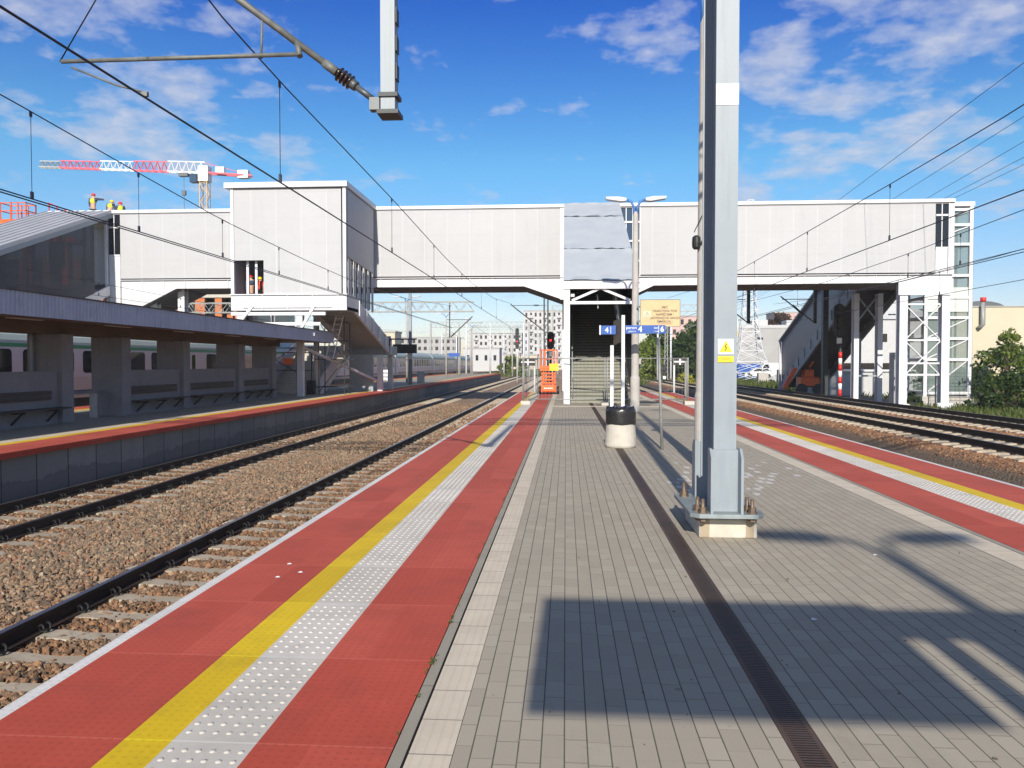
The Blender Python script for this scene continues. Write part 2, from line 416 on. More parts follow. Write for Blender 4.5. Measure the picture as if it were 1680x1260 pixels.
def panel_mat(name, col, pitch, off=0., dark=(.3, .3, .3), axis=0):
    """perforated sheet cladding: faint upright seams, mottling where the frame behind shows through, fine holes"""
    t = NT(name); xyz = t.sep(); A = xyz[axis]; Z = xyz[2]
    f = t.math('FRACT', t.math('MULTIPLY', t.math('ADD', A, 200+off), 1/pitch))
    seam = t.math('LESS_THAN', t.math('MINIMUM', f, t.math('SUBTRACT', 1., f)), .018/pitch)
    k = t.math('FLOOR', t.math('MULTIPLY', t.math('ADD', A, 200+off), 1/pitch))
    wn = t.n('ShaderNodeTexWhiteNoise', noise_dimensions='1D'); t.link(k, wn.inputs['W'])
    c = t.ramp(wn.outputs[0], [(0., tuple(v*.965 for v in col)), (1., col)])
    c = t.mix(t.ramp(t.noise(.9, 5, .6, sc3=(1, 1, 2.2)), [(.45, 0.), (.75, .16)]), c, tuple(min(1, v*1.25) for v in col))
    c = t.mix(t.ramp(t.noise(.35, 3), [(.4, 0.), (.65, .2)]), c, tuple(v*.86 for v in col))
    gh = t.math('FRACT', t.math('MULTIPLY', Z, 1/1.27)); gl = t.math('LESS_THAN', gh, .05); c = t.mix(t.math('MULTIPLY', gl, .12), c, tuple(v*.7 for v in col))
    sk_ = t.noise(2.2, 6, .7, sc3=((1, 1, .12))); c = t.mix(t.ramp(sk_, [(.52, 0.), (.72, .22)]), c, tuple(v*.72 for v in col))
    c = t.mix(t.math('MULTIPLY', seam, .45), c, tuple(min(1, v*1.3) for v in col))
    v = t.n('ShaderNodeTexVoronoi'); v.inputs['Scale'].default_value = 30.; t.link(t.P(), v.inputs['Vector'])
    c = t.mix(t.math('MULTIPLY', t.math('LESS_THAN', v.outputs['Distance'], .3), .25), c, dark)
    return t.out(c, .55, 0., .3)
M['panel'] = panel_mat('perforated_panel', (.462, .468, .482), 1.28)
M['panel_side'] = panel_mat('perforated_panel_side', (.42, .43, .46), 1.5, axis=1)
M['film'] = mat('pale_film', (.47, .505, .535), .35, var=.05, scale=1.2, bump=.08, bscale=3., dist=.03)
M['seam_roof'] = mat('seam_roof', (.50, .51, .53), .4, .2, var=.06, scale=.8)

def fascia_mat():
    t = NT('corrugated_fascia'); X, Y, Z = t.sep()
    c = t.ramp(t.noise(1.5, 5, .65, sc3=(1, 1, .4)), [(.3, (.38, .42, .52)), (.7, (.47, .51, .60))])
    c = t.mix(t.ramp(t.noise(6., 4, .6, sc3=(1, 3, .3)), [(.58, 0.), (.75, .5)]), c, (.16, .17, .2))
    return t.out(c, .6)
M['fascia'] = fascia_mat()
def wall_mat():
    t = NT('platform_wall'); X, Y, Z = t.sep()
    f = t.math('FRACT', t.math('MULTIPLY', t.math('ADD', Y, 100.), 1/1.0)); j = t.math('LESS_THAN', t.math('MINIMUM', f, t.math('SUBTRACT', 1., f)), .018)
    k = t.math('FLOOR', t.math('ADD', Y, 100.)); wn = t.n('ShaderNodeTexWhiteNoise', noise_dimensions='1D'); t.link(k, wn.inputs['W'])
    c = t.ramp(wn.outputs[0], [(0., (.19, .185, .175)), (1., (.26, .25, .235))])
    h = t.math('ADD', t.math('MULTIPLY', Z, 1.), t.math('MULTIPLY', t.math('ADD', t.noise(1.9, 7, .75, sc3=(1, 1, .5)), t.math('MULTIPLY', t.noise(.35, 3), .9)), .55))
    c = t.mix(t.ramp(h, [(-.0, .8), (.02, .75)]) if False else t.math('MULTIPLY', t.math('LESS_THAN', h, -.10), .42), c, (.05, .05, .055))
    c = t.mix(t.ramp(t.noise(3., 5), [(.4, 0.), (.7, .35)]), c, (.15, .15, .145))
    c = t.mix(t.math('MULTIPLY', j, .8), c, (.03, .03, .03)); t.bump(t.noise(40., 3), .3, .004)
    return t.out(c, .9)
M['wall'] = wall_mat()

def ground_mat():
    t = NT('ground')
    n1 = t.noise(.12, 6, .6); n2 = t.noise(2., 5, .7)
    c = t.ramp(n1, [(.35, (.14, .115, .08)), (.5, (.10, .12, .035)), (.62, (.075, .11, .025)), (.8, (.17, .15, .10))])
    c = t.mix(t.ramp(n2, [(.4, 0.), (.7, .5)]), c, (.19, .165, .115)); t.bump(n2, .6, .1)
    return t.out(c, .95)
M['ground'] = ground_mat()
def leaf_mat(name, a, b, c):
    t = NT(name); g = t.n('ShaderNodeNewGeometry')
    col = t.ramp(g.outputs['Random Per Island'], [(0., a), (.5, b), (1., c)])
    col = t.mix(t.ramp(t.noise(.7, 3), [(.4, 0.), (.65, .4)]), col, tuple(v*.6 for v in a))
    m = t.out(col, .6, 0, .3)
    tr = t.n('ShaderNodeBsdfTranslucent'); t.link(col, tr.inputs[0]); mx = t.n('ShaderNodeMixShader'); mx.inputs[0].default_value = .3
    o = t.t.nodes['Material Output']; t.link(t.b.outputs[0], mx.inputs[1]); t.link(tr.outputs[0], mx.inputs[2]); t.link(mx.outputs[0], o.inputs[0])
    return m
M['leaf'] = leaf_mat('leaf', (.035, .075, .014), (.06, .115, .02), (.11, .165, .03))
M['leaf_dark'] = leaf_mat('leaf_dark', (.022, .05, .014), (.04, .08, .02), (.07, .11, .025))
M['leaf_light'] = leaf_mat('leaf_light', (.10, .15, .02), (.16, .22, .035), (.24, .28, .06))
M['grass'] = leaf_mat('grass', (.06, .10, .02), (.10, .14, .03), (.18, .17, .06))
M['flower_yellow'] = leaf_mat('flower_yellow', (.35, .36, .02), (.5, .48, .02), (.4, .42, .03))
M['leaf_brown'] = leaf_mat('leaf_brown', (.05, .03, .02), (.08, .045, .03), (.11, .06, .035))

# ------------------------------------------------------------------ camera, sun, sky
F_PX, PITCH = 1285., 1.516
cam = bpy.data.cameras.new('camera'); cam.sensor_width = 36; cam.lens = F_PX/1680*36; cam.clip_start = .1; cam.clip_end = 6000
co = bpy.data.objects.new('camera', cam); COL.objects.link(co); SC.camera = co
co.location = (0, 0, 1.68); co.rotation_euler = (R(90-PITCH), 0, math.atan(88/F_PX*math.cos(R(PITCH))))
SUN_EL, SUN_AZ = R(26.9), R(1.2)
sun = bpy.data.lights.new('sun', 'SUN'); sun.energy = 4.1; sun.angle = R(.65); sun.color = (1., .925, .81)
so = bpy.data.objects.new('sun', sun); COL.objects.link(so)
sd = Vector((math.sin(SUN_AZ)*math.cos(SUN_EL), math.cos(SUN_AZ)*math.cos(SUN_EL), -math.sin(SUN_EL)))   # the way the light travels
so.rotation_euler = sd.to_track_quat('-Z', 'Y').to_euler(); so.location = (0, -20, 30)

def world():
    w = bpy.data.worlds.new('World'); SC.world = w; w.use_nodes = True; nt = w.node_tree
    t = NT.__new__(NT); t.t = nt; t.pos = None
    bg = nt.nodes['Background']
    sky = t.n('ShaderNodeTexSky', sky_type='NISHITA'); sky.sun_disc = False; sky.sun_elevation = SUN_EL; sky.sun_rotation = R(180)-SUN_AZ
    sky.altitude = 100; sky.air_density = 1.0; sky.dust_density = .55; sky.ozone_density = 3.0
    hs = t.n('ShaderNodeHueSaturation'); hs.inputs['Saturation'].default_value = 1.25; hs.inputs['Value'].default_value = 1.; t.link(sky.outputs[0], hs.inputs['Color'])
    tc = t.n('ShaderNodeTexCoord'); nrm = t.n('ShaderNodeVectorMath', operation='NORMALIZE'); t.link(tc.outputs['Generated'], nrm.inputs[0])
    sx = t.n('ShaderNodeSeparateXYZ'); t.link(nrm.outputs[0], sx.inputs[0]); x, y, z = sx.outputs
    zz = t.math('ADD', t.math('MAXIMUM', z, 0.), .16)
    cv = t.n('ShaderNodeCombineXYZ'); t.link(t.math('DIVIDE', x, zz), cv.inputs[0]); t.link(t.math('DIVIDE', y, zz), cv.inputs[1])
    n1 = t.noise(4.6, 9, .56, vec=cv.outputs[0]); n2 = t.noise(12., 6, .6, vec=cv.outputs[0])
    dens = t.math('ADD', t.math('ADD', t.math('MULTIPLY', n1, 1.15), t.math('MULTIPLY', n2, .45)), -.30)
    az = t.math('MULTIPLY', t.math('ARCTAN2', x, y), 180/math.pi); el = t.math('MULTIPLY', t.math('ARCSINE', z), 180/math.pi)
    # (azimuth, elevation, half widths, weight) of the cloud groups, degrees
    cov = None
    for a, e, ra, re, wt in CLOUDS:
        q = t.math('ADD', t.math('POWER', t.math('ABSOLUTE', t.math('DIVIDE', t.math('SUBTRACT', az, a), ra)), 2.), t.math('POWER', t.math('ABSOLUTE', t.math('DIVIDE', t.math('SUBTRACT', el, e), re)), 2.))
        b = t.math('MULTIPLY', t.math('MAXIMUM', t.math('SUBTRACT', 1., q), 0.), wt)
        cov = b if cov is None else t.math('MAXIMUM', cov, b)
    wide = t.math('MULTIPLY', t.math('GREATER_THAN', t.math('ABSOLUTE', az), 60.), .5); cov = t.math('MAXIMUM', cov, wide); cov = t.math('MAXIMUM', cov, t.math('MULTIPLY', t.math('GREATER_THAN', el, 42.), .45))  # unseen clouds added behind and overhead to whiten the shadow fill
    fac = t.math('ADD', dens, t.math('MULTIPLY', cov, .30))
    fac = t.ramp(fac, [(.61, 0.), (.71, .34), (.87, .72)])
    fac = t.math('MULTIPLY', fac, t.math('GREATER_THAN', z, 0.))
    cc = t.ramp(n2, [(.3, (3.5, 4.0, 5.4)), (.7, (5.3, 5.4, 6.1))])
    tint = t.ramp(t.math('DIVIDE', el, 90.), [(.0, (1.12, .95, 1.04)), (.06, (1.04, .96, 1.04)), (.155, (.80, 1.1, 1.1)), (.28, (.05, .46, 1.06)), (.45, (.1, .42, .85)), (.6, (1.2, .6, .3))])  # last stop: warm overhead tint added out of view, to make shadows less blue
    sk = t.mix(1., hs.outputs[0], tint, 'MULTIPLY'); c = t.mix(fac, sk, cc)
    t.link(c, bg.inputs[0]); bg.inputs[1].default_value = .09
CLOUDS = [(21, 20, 13, 9, .5), (-29, 18.5, 14, 8, .5), (17, 13, 8, 3, .75), (-22, 11.8, 6, 1.6, .7), (-33, 22, 9, 4.5, .95), (-31, 15.5, 8, 3.2, 1.), (-27, 14.5, 7, 2.6, 1.), (-20, 14.5, 4.5, 2.2, .8), (-37, 26, 8, 4, .8), (-25, 19, 9, 5, .45), (-29, 10.4, 5, 1.6, .7),
          (7, 22.3, 4.2, 2.8, .9), (14.5, 19.5, 4, 4.2, 1.05), (17, 24, 5, 3.5, .8), (19, 17.5, 5, 2.6, 1.), (25, 18.5, 6, 3, .9), (23, 14.5, 6.5, 2.3, 1.), (17, 14.6, 3.2, 1.6, .9), (13, 12, 2.8, 1.8, .9), (28, 23, 5, 4, .95), (25, 12.5, 4, 2, .8), (29, 11, 4, 2, .6)]
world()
SC.view_settings.view_transform = 'Standard'; SC.view_settings.look = 'None'; SC.view_settings.exposure = .55; SC.view_settings.gamma = 1
# ================================================================== ground, tracks, platforms
g = MB(); g.quad((-2500, -400, -1.1), (2500, -400, -1.1), (2500, 4000, -1.1), (-2500, 4000, -1.1))
tag(g.build('ground', M['ground'], origin=(0, 0, -1.1)), kind='structure')
bp = [(-32, -1.4), (18.9, -1.4), (18.9, -1.05), (17.7, -.56), (9.95, -.555), (9.0, -.93), (6.2, -.96), (-2.75, -.99), (-5.7, -.995), (-6.7, -.945), (-7.6, -.995), (-10.3, -.99), (-19, -.955), (-23.5, -.96), (-32, -1.03)]
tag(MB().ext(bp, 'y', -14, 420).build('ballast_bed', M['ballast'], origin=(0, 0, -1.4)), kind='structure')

def strips(parent, y0, y1, rows, t=.05):
    for nm, x0, x1, mt in rows: MB().box(x0, x1, y0, y1, -t, 0).build(nm, mt, parent)

pe = thing('platform', None, None, (1.7, 15, 0)); tag(pe, kind='structure')
PY0, PY1 = -14, 45.9
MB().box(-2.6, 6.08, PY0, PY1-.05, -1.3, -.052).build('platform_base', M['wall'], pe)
strips(pe, PY0, PY1, [('white_edge', -2.735, -2.655, M['white_nosing']), ('red_surface', -2.655, -1.965, M['red_slab']), ('yellow_line', -1.965, -1.745, M['yellow_slab']),
    ('tactile_strip', -1.745, -1.36, M['white_slab']), ('red_surface', -1.36, -.748, M['red_slab']), ('kerb', -.742, -.685, M['kerb']), ('guide_strip', -.672, -.482, M['tan_strip']),
    ('paving', -.479, .975, M['paver']), ('drain_channel', .978, 1.132, M['drain']), ('paving', 1.135, 3.73, M['paver']), ('guide_strip', 3.733, 4.0, M['tan_strip']), ('kerb', 4.01, 4.068, M['kerb']),
    ('red_surface', 4.074, 4.76, M['red_slab']), ('tactile_strip', 4.76, 5.2, M['white_slab']), ('yellow_line', 5.2, 5.43, M['yellow_slab']), ('red_surface', 5.43, 6.12, M['red_slab']), ('white_edge', 6.12, 6.2, M['white_nosing'])])
MB().box(-.48, 3.73, 30.3, 30.9, .0005, .004).build('guide_strip', M['tan_strip'], pe)
def domes(xs, y0, y1, parent, nm):
    ys = np.arange(y0, y1, .0835); ys = ys[np.abs(((ys-.325) % 1.003)-.5) < .47]
    gx, gy = np.meshgrid(xs, ys); c = np.stack([gx.ravel(), gy.ravel()], 1); n = 10; ring = []
    for r, z in ((.0145, 0.), (.0115, .0042), (.005, .0062)):
        a = np.arange(n)*2*np.pi/n; ring.append(np.stack([r*np.cos(a), r*np.sin(a), np.full(n, z)], 1))
    T = np.concatenate(ring+[np.array([[0, 0, .0066]])]); k = len(T)
    V = T[None]+np.concatenate([c, np.zeros((len(c), 1))], 1)[:, None, :]
    q = []
    for l in range(2):
        for i in range(n): q.append((l*n+i, l*n+(i+1) % n, (l+1)*n+(i+1) % n, (l+1)*n+i))
    for i in range(0, n, 2): q.append((2*n+i, 2*n+(i+1) % n, 2*n+(i+2) % n, 3*n))
    Fq = np.array(q)[None]+(np.arange(len(c))*k)[:, None, None]
    o = wloc(parent); V = V.reshape(-1, 3)-np.array([o.x, o.y, o.z]); big_mesh(nm, V, Fq.reshape(-1, 4), M['white_slab'], parent, smooth=True)
domes(np.linspace(-1.71, -1.395, 6), 3., 24., pe, 'tactile_domes'); domes(np.linspace(4.8, 5.16, 7), 7.5, 24., pe, 'tactile_domes')

lp = thing('platform', None, None, (-14.6, 15, 0)); tag(lp, kind='structure')
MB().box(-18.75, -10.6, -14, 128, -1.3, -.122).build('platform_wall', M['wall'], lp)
MB().box(-18.85, -10.47, -14, 128, -.12, -.052).build('platform_base', M['red_slab'], lp)
strips(lp, -14, 128, [('red_surface', -11.5, -10.46, M['red_slab']), ('yellow_line', -11.78, -11.5, M['yellow_slab']), ('guide_strip', -12.15, -11.78, M['tan_strip']), ('paving', -17.3, -12.15, M['paver']),
    ('yellow_line', -17.7, -17.3, M['yellow_slab']), ('red_surface', -18.86, -17.7, M['red_slab'])])

# rails and sleepers
RP = [(-.075, 0), (.075, 0), (.075, .012), (.012, .03), (.009, .12), (.036, .135), (.036, .168), (.03, .172), (-.03, .172), (-.036, .168), (-.036, .135), (-.009, .12), (-.012, .03), (-.075, .012)]
def rail(xc, zt, y0, y1, label):
    b = MB(); b.ext([(xc+p, zt-.172+q) for p, q in RP], 'y', y0, y1)
    b.m = [1 if i == 7 else 0 for i in range(len(b.f))]
    tag(b.build('rail', [M['rail'], M['rail_head']]), label, 'rail', 'running rails')
TR = [(-4.36, -.76, 'the track along the left edge of the central platform', ('right', 'left')), (-9.0, -.76, 'the track under the wall of the roofed platform', ('right', 'left')),
      (7.75, -.76, 'the sunken track beside the central platform right edge', ('left', 'right')), (11.55, -.32, 'the nearer raised track on the right', ('left', 'right')), (15.6, -.32, 'the farther raised track on the right', ('left', 'right'))]
for xc, zt, nm, sd_ in TR:
    s_ = 1 if xc < 0 else -1
    rail(xc+s_*.754, zt, -10, 400, f'inner steel rail of {nm}')
    rail(xc-s_*.754, zt, -10, 400, f'outer steel rail of {nm}')
rail(-21.45, -.76, -10, 300, 'nearer steel rail under the parked passenger train'); rail(-22.95, -.76, -10, 300, 'farther steel rail under the parked passenger train')

SPROF = [(-1.3, -.2), (1.3, -.2), (1.3, -.03), (1.22, -.002), (.98, 0), (.5, 0), (.3, -.02), (-.3, -.02), (-.5, 0), (-.98, 0), (-1.22, -.002), (-1.3, -.03)]
def sleeper_mesh():
    b = MB(); vs = [(x, s*w, z) for s, w in ((-1, 0), (1, 0)) for x, z in SPROF]
    n = len(SPROF); V = []
    for s in (-1, 1):
        for x, z in SPROF: V.append((x, s*(.14 if z < -.1 else .115), z))
    b.add(V, [(i, (i+1) % n, n+(i+1) % n, n+i) for i in range(n)]+[tuple(range(n-1, -1, -1)), tuple(range(n, 2*n))])
    return b
def clip_mesh(s):
    b = MB(); pts = []
    for k in range(15):
        a = k/14*math.pi*2.6; pts.append((s*(.075+.042*math.cos(a)+.012*k/14), -.055+.11*k/14, .05+.042*math.sin(a)))
    return b.tube(pts, .0125, 5)
proto = sleeper_mesh().build('sleeper', M['sleeper'], origin=(0, 0, 0))
clips = []
for sx in (-.754, .754):
    for s in (-1, 1):
        o = clip_mesh(s).build('rail_clip', M['cast_iron'], origin=(0, 0, 0)); o.parent = proto; o.location = (sx, 0, 0); clips.append(o)
bare = sleeper_mesh().build('sleeper', M['sleeper'], origin=(0, 0, 0)); first = True
stuff = []
SL = [(0, 4.2, 50, 26, 'half buried concrete sleeper of the track beside the left edge of the central platform'), (1, 9, 60, 32, 'half buried concrete sleeper of the track under the roofed platform wall'),
      (3, 18, 57, 0, 'pale concrete sleeper of the nearer raised track on the right'), (4, 23, 57, 0, 'pale concrete sleeper of the farther raised track on the right')]
for ti, y0, y1, yc, lab in SL:
    xc, zt = TR[ti][0], TR[ti][1]; k = 0; grp = lab.split(' sleeper of ')[1]
    while True:
        y = y0+k*.6; k += 1
        if y > 300: break
        if y < y1:
            if y < yc:
                if first: o = proto; first = False
                else: o = copy_tree(proto)
            else: o = bare.copy(); COL.objects.link(o)
            o.location = (xc, y+random.uniform(-.015, .015), zt-.174); o.rotation_euler = (0, 0, random.uniform(-.008, .008))
            tag(o, lab, 'sleeper', 'sleepers of '+grp)
        else: stuff.append((xc, y, zt-.174))
bpy.data.objects.remove(bare)
for y in np.arange(-5, 300, .6): stuff.append((7.75, float(y), -.934))
sb = MB()
for x, y, z in stuff: sb.box(x-1.3, x+1.3, y-.12, y+.12, z-.15, z)
tag(sb.build('distant_sleepers', M['sleeper'], origin=(0, 0, -1)), kind='stuff')

# loose stones on the ballast
def stones(name, zones):
    pr = []
    t = (1+5**.5)/2
    iv = np.array([(-1,t,0),(1,t,0),(-1,-t,0),(1,-t,0),(0,-1,t),(0,1,t),(0,-1,-t),(0,1,-t),(t,0,-1),(t,0,1),(-t,0,-1),(-t,0,1)])/1.9
    iF = np.array([(0,11,5),(0,5,1),(0,1,7),(0,7,10),(0,10,11),(1,5,9),(5,11,4),(11,10,2),(10,7,6),(7,1,8),(3,9,4),(3,4,2),(3,2,6),(3,6,8),(3,8,9),(4,9,5),(2,4,11),(6,2,10),(8,6,7),(9,8,1)])
    for k in range(10): pr.append(iv*RNG.uniform(.5, 1.35, (12, 1))*RNG.uniform(.55, 1.25, (1, 3)))
    pr = np.array(pr); Vs = []; n = 0
    for x0, x1, y0, y1, d, s0, s1, zf in zones:
        c = int((x1-x0)*(y1-y0)*d); x = RNG.uniform(x0, x1, c); y = RNG.uniform(y0, y1, c)
        s = RNG.uniform(s0, s1, c)
        z = zf(x, y)+s*RNG.uniform(-.2, .35, c)
        ang = RNG.uniform(0, 6.28, c); til = RNG.uniform(-.9, .9, c)
        T = pr[RNG.integers(0, 10, c)]*s[:, None, None]
        ca, sa = np.cos(ang)[:, None], np.sin(ang)[:, None]; cb, sb_ = np.cos(til)[:, None], np.sin(til)[:, None]
        X, Y, Z = T[..., 0], T[..., 1], T[..., 2]
        Y, Z = Y*cb-Z*sb_, Y*sb_+Z*cb; X, Y = X*ca-Y*sa, X*sa+Y*ca
        Vs.append(np.stack([X+x[:, None], Y+y[:, None], Z+z[:, None]], -1).reshape(-1, 3)); n += c
    V = np.concatenate(Vs); Fq = (iF[None]+(np.arange(n)*12)[:, None, None]).reshape(-1, 3)
    tag(big_mesh(name, V, Fq, M['stone']), kind='stuff')
def zl(x, y):
    # heaps a little between the tracks, lower next to the rails; sleeper tops stay bare
    z = -.962+.03*np.exp(-((x+6.7)/.9)**2)
    for xc, y0 in ((-4.36, 4.2), (-9.0, 9.)):
        on = (np.abs(x-xc) < 1.33) & (np.abs(((y-y0+.3) % .6)-.3) < .108) & (y > y0-.3)
        z = np.where(on & (RNG.uniform(0, 1, len(x)) < .93), -1.2, z)
        nr = (np.abs(np.abs(x-xc)-.754) < .11); z = np.where(nr, z-.08, z)
    return z
def zr(x, y): return np.where(x > 9.95, -.57, np.where(x > 9., -.93+(x-9.)/.95*.37, -.95))-.01
stones('ballast_stones', [(-10.3, -2.8, 4.5, 12, 950, .016, .040, zl), (-10.4, -2.8, 12, 22, 480, .02, .042, zl), (-10.4, -2.8, 22, 32, 200, .025, .05, zl), (-10.4, -2.8, 32, 50, 70, .03, .055, zl), (9.6, 10.9, 13, 45, 150, .03, .055, zr), (12.7, 14.4, 20, 42, 90, .03, .055, zr), (7.5, 9.6, 10, 26, 25, .012, .028, zr)])

# ================================================================== footbridge
M['deck_dark'] = mat('deck_dark', (.075, .07, .075), .7, var=.15)
fb = thing('footbridge', 'long white footbridge clad in perforated grey panels crossing above all the tracks', 'footbridge', (0, 46.2, 0))
YB0, YB1 = 44.2, 48.2
MB().box(-25.92, -.32, YB0, YB0+.12, 6.62, 10.36).build('wall_panel', M['panel'], fb)
MB().box(4.12, 20.02, YB0, YB0+.12, 6.62, 10.36).build('wall_panel', M['panel'], fb)
MB().box(-30.2, 21.0, YB1-.12, YB1, 6.62, 10.36).build('wall_panel', M['panel'], fb)
b = MB(); b.box(-30.2, 21.0, YB0-.12, YB1+.12, 10.4, 10.58); b.box(-30.2, 21.0, YB0-.02, YB0+.14, 10.34, 10.4); b.build('roof', M['white_steel'], fb)
# girders with upright stiffeners, haunched at the supports
gp = [(-25.9, 6.5), (-25.9, 4.75), (-25.2, 4.75), (-22.6, 6.02), (-2.35, 6.02), (-.15, 5.25), (-.15, 6.5)]
b = MB(); b.ext(gp, 'y', 0, 0)
def girder(pts, y0, y1):
    q = MB(); n = len(pts)
    q.add([(x, y0, z) for x, z in pts]+[(x, y1, z) for x, z in pts], [(i, (i+1) % n, n+(i+1) % n, n+i) for i in range(n)]+[tuple(range(n-1, -1, -1)), tuple(range(n, 2*n))])
    return q
gr = [(2.95, 6.5), (2.95, 5.75), (4.0, 5.6), (4.9, 6.02), (18.2, 6.08), (20.0, 6.3), (20.95, 6.3), (20.95, 6.5)]
for y0 in (YB0+.03, YB1-.13):
    q = girder(gp, y0, y0+.1)
    for x in np.arange(-24.6, -.5, 1.28): q.box(x-.02, x+.02, y0-.06, y0, 6.02, 6.5)
    q.box(-25.9, -.15, y0-.14, y0+.02, 6.5, 6.535); q.build('girder', M['white_steel'], fb)
    q = girder(gr, y0, y0+.1)
    for x in np.arange(5.4, 19.9, 1.28): q.box(x-.02, x+.02, y0-.06, y0, 6.06, 6.5)
    q.box(2.95, 20.95, y0-.14, y0+.02, 6.5, 6.535); q.build('girder', M['white_steel'], fb)
b = MB(); b.box(-30.1, 20.9, YB0+.14, YB1-.14, 6.04, 6.3)
b.build('deck', M['deck_dark'], fb)
b = MB(); b.add([(-2.3, YB0+.14, 6.0), (-.2, YB0+.14, 5.27), (-.2, YB1-.14, 5.27), (-2.3, YB1-.14, 6.0)], [(0, 1, 2, 3)]); b.add([(-25.2, YB0+.14, 4.78), (-22.6, YB0+.14, 6.0), (-22.6, YB1-.14, 6.0), (-25.2, YB1-.14, 4.78)], [(0, 1, 2, 3)]); b.add([(4., YB0+.14, 5.62), (4.9, YB0+.14, 6.02), (4.9, YB1-.14, 6.02), (4., YB1-.14, 5.62)], [(0, 1, 2, 3)])
build_each(b, 'haunch_plate', M['deck_dark'], fb)
def win_strip(x0, x1, z0, z1, bars_x, bars_z, y=YB0+.05, mt='window_dark'):
    f = MB().box(x0, x1, y, y+.03, z0, z1).build('window', M[mt], fb)
    q = MB()
    for x in bars_x: q.box(x-.025, x+.025, y-.03, y-.001, z0, z1)
    for z in bars_z: q.box(x0, x1, y-.06, y-.031, z-.05, z+.05)
    q.build('frame', M['white_steel'], f)
win_strip(20.05, 20.68, 7.93, 10.34, (20.37,), (9.72, 7.95))
win_strip(-26.62, -25.95, 7.95, 10.34, (-26.3,), (9.6, 7.97))
win_strip(2.98, 4.08, 6.6, 10.34, (3.35, 3.72), (9.55, 8.5, 7.4), mt='window_blue')
b = MB(); b.box(20.7, 20.78, YB0-.03, YB0+.12, 6.55, 10.36); b.box(20.8, 21.0, YB0-.02, YB1, 6.55, 10.36); b.box(20.05, 20.68, YB0+.02, YB0+.1, 6.55, 7.9); b.box(-26.62, -25.95, YB0+.02, YB0+.1, 4.8, 7.92); b.box(-26.8, -26.66, YB0-.03, YB0+.12, 4.8, 10.36); b.box(-.31, -.1, YB0-.06, YB0+.14, 5.25, 10.4); b.box(4.09, 4.14, YB0-.03, YB0+.1, 6.5, 10.4)
build_each(b, 'end_post', M['white_steel'], fb)
# legs under the right-hand end
def hleg(x0, x1, y0, y1, z0, z1):
    q = MB(); q.box(x0, x1, y0, y0+.03, z0, z1); q.box(x0, x1, y1-.03, y1, z0, z1); xm = (x0+x1)/2; q.box(xm-.02, xm+.02, y0+.03, y1-.03, z0, z1); return q
for x0, zb in ((18.22, -.55), (20.45, -.8)):
    q = hleg(x0, x0+.42, 44.25, 44.75, zb, 6.05); q.box(x0-.2, x0+.62, 44.2, 44.24, zb, zb+.32) if x0 > 20 else None; q.box(x0-.1, x0+.52, 44.1, 45.0, zb-.3, zb); q.build('leg', M['white_steel'], fb)
MB().box(18.1, 20.98, 44.16, 44.22, 5.4, 6.28).build('cross_beam', M['white_steel'], fb)
b = MB()
for z in (4.92, 2.95, 1.68): b.bar((18.6, 44.5, z), (20.5, 44.5, z), .09)
for z0, z1 in ((2.98, 4.9), (1.05, 2.93)):
    b.bar((18.6, 44.45, z0), (20.5, 44.45, z1), .1, .05); b.bar((18.6, 44.55, z1), (20.5, 44.55, z0), .1, .05)
b.bar((18.6, 44.5, 1.05), (20.5, 44.5, 1.05), .1)
b.build('bracing', M['white_steel'], fb)
for x0 in (-24.6, -22.9): hleg(x0, x0+.4, 45., 45.5, -1., 6.04).build('leg', M['white_steel'], fb)
for x0 in (-.2, 2.8): hleg(x0, x0+.3, 47.2, 47.6, 0, 6.0).build('leg', M['white_steel'], fb)

# ---- covered stair up from the central platform
st_ = thing('covered_staircase', 'covered staircase on the central platform with white portal frame and pale sheet roof', 'staircase', (1.45, 33, 0))
for x0 in (-.08, 2.7): MB().box(x0, x0+.25, 32.2, 32.5, 0, 4.92).build('portal_post', M['white_steel'], st_)
b = MB(); b.box(-.12, 3.02, 32.14, 32.4, 4.72, 4.96); b.box(.17, 2.7, 32.25, 32.4, 4.1, 4.22)
b.bar((.25, 32.32, 4.25), (1.42, 32.32, 4.75), .1); b.bar((2.62, 32.32, 4.25), (1.42, 32.32, 4.75), .1); b.build('portal_truss', M['white_steel'], st_)
rp = lambda y: 5.05+(y-32.2)*.4625
b = MB()
N = 24
for k in range(3):
    ya, yb = [(32.15, 36.1), (36.18, 41.4), (41.5, 44.15)][k]
    nx, ny = 14, 8; V = []; Fs = []
    for j in range(ny+1):
        for i in range(nx+1):
            x = -.1+3.08*i/nx; y = ya+(yb-ya)*j/ny
            V.append((x, y, rp(y)+.03+.006*random.uniform(-1, 1)+(.05*random.random() if j in (0, ny) else 0)))
    for j in range(ny):
        for i in range(nx): a = j*(nx+1)+i; Fs.append((a, a+1, a+nx+2, a+nx+1))
    b.add(V, Fs)
b.build('roof_sheet', M['film'], st_)
b = MB(); b.ext([(32.2, rp(32.2)-.12), (44.1, rp(44.1)-.12), (44.1, rp(44.1)-.02), (32.2, rp(32.2)-.02)], 'x', -.08, 2.96)
b.build('roof_deck', M['white_steel'], st_)
for x0 in (-.07, 2.86):
    b = MB(); b.ext([(32.6, 0), (34, 0), (47.5, 6.2), (47.5, 6.0), (47.9, 6.0), (47.9, 10.2), (44.05, rp(44.05)-.14), (32.6, rp(32.6)-.14)], 'x', x0, x0+.08)
    b.build('side_wall', M['dark_steel'], st_)
b = MB()
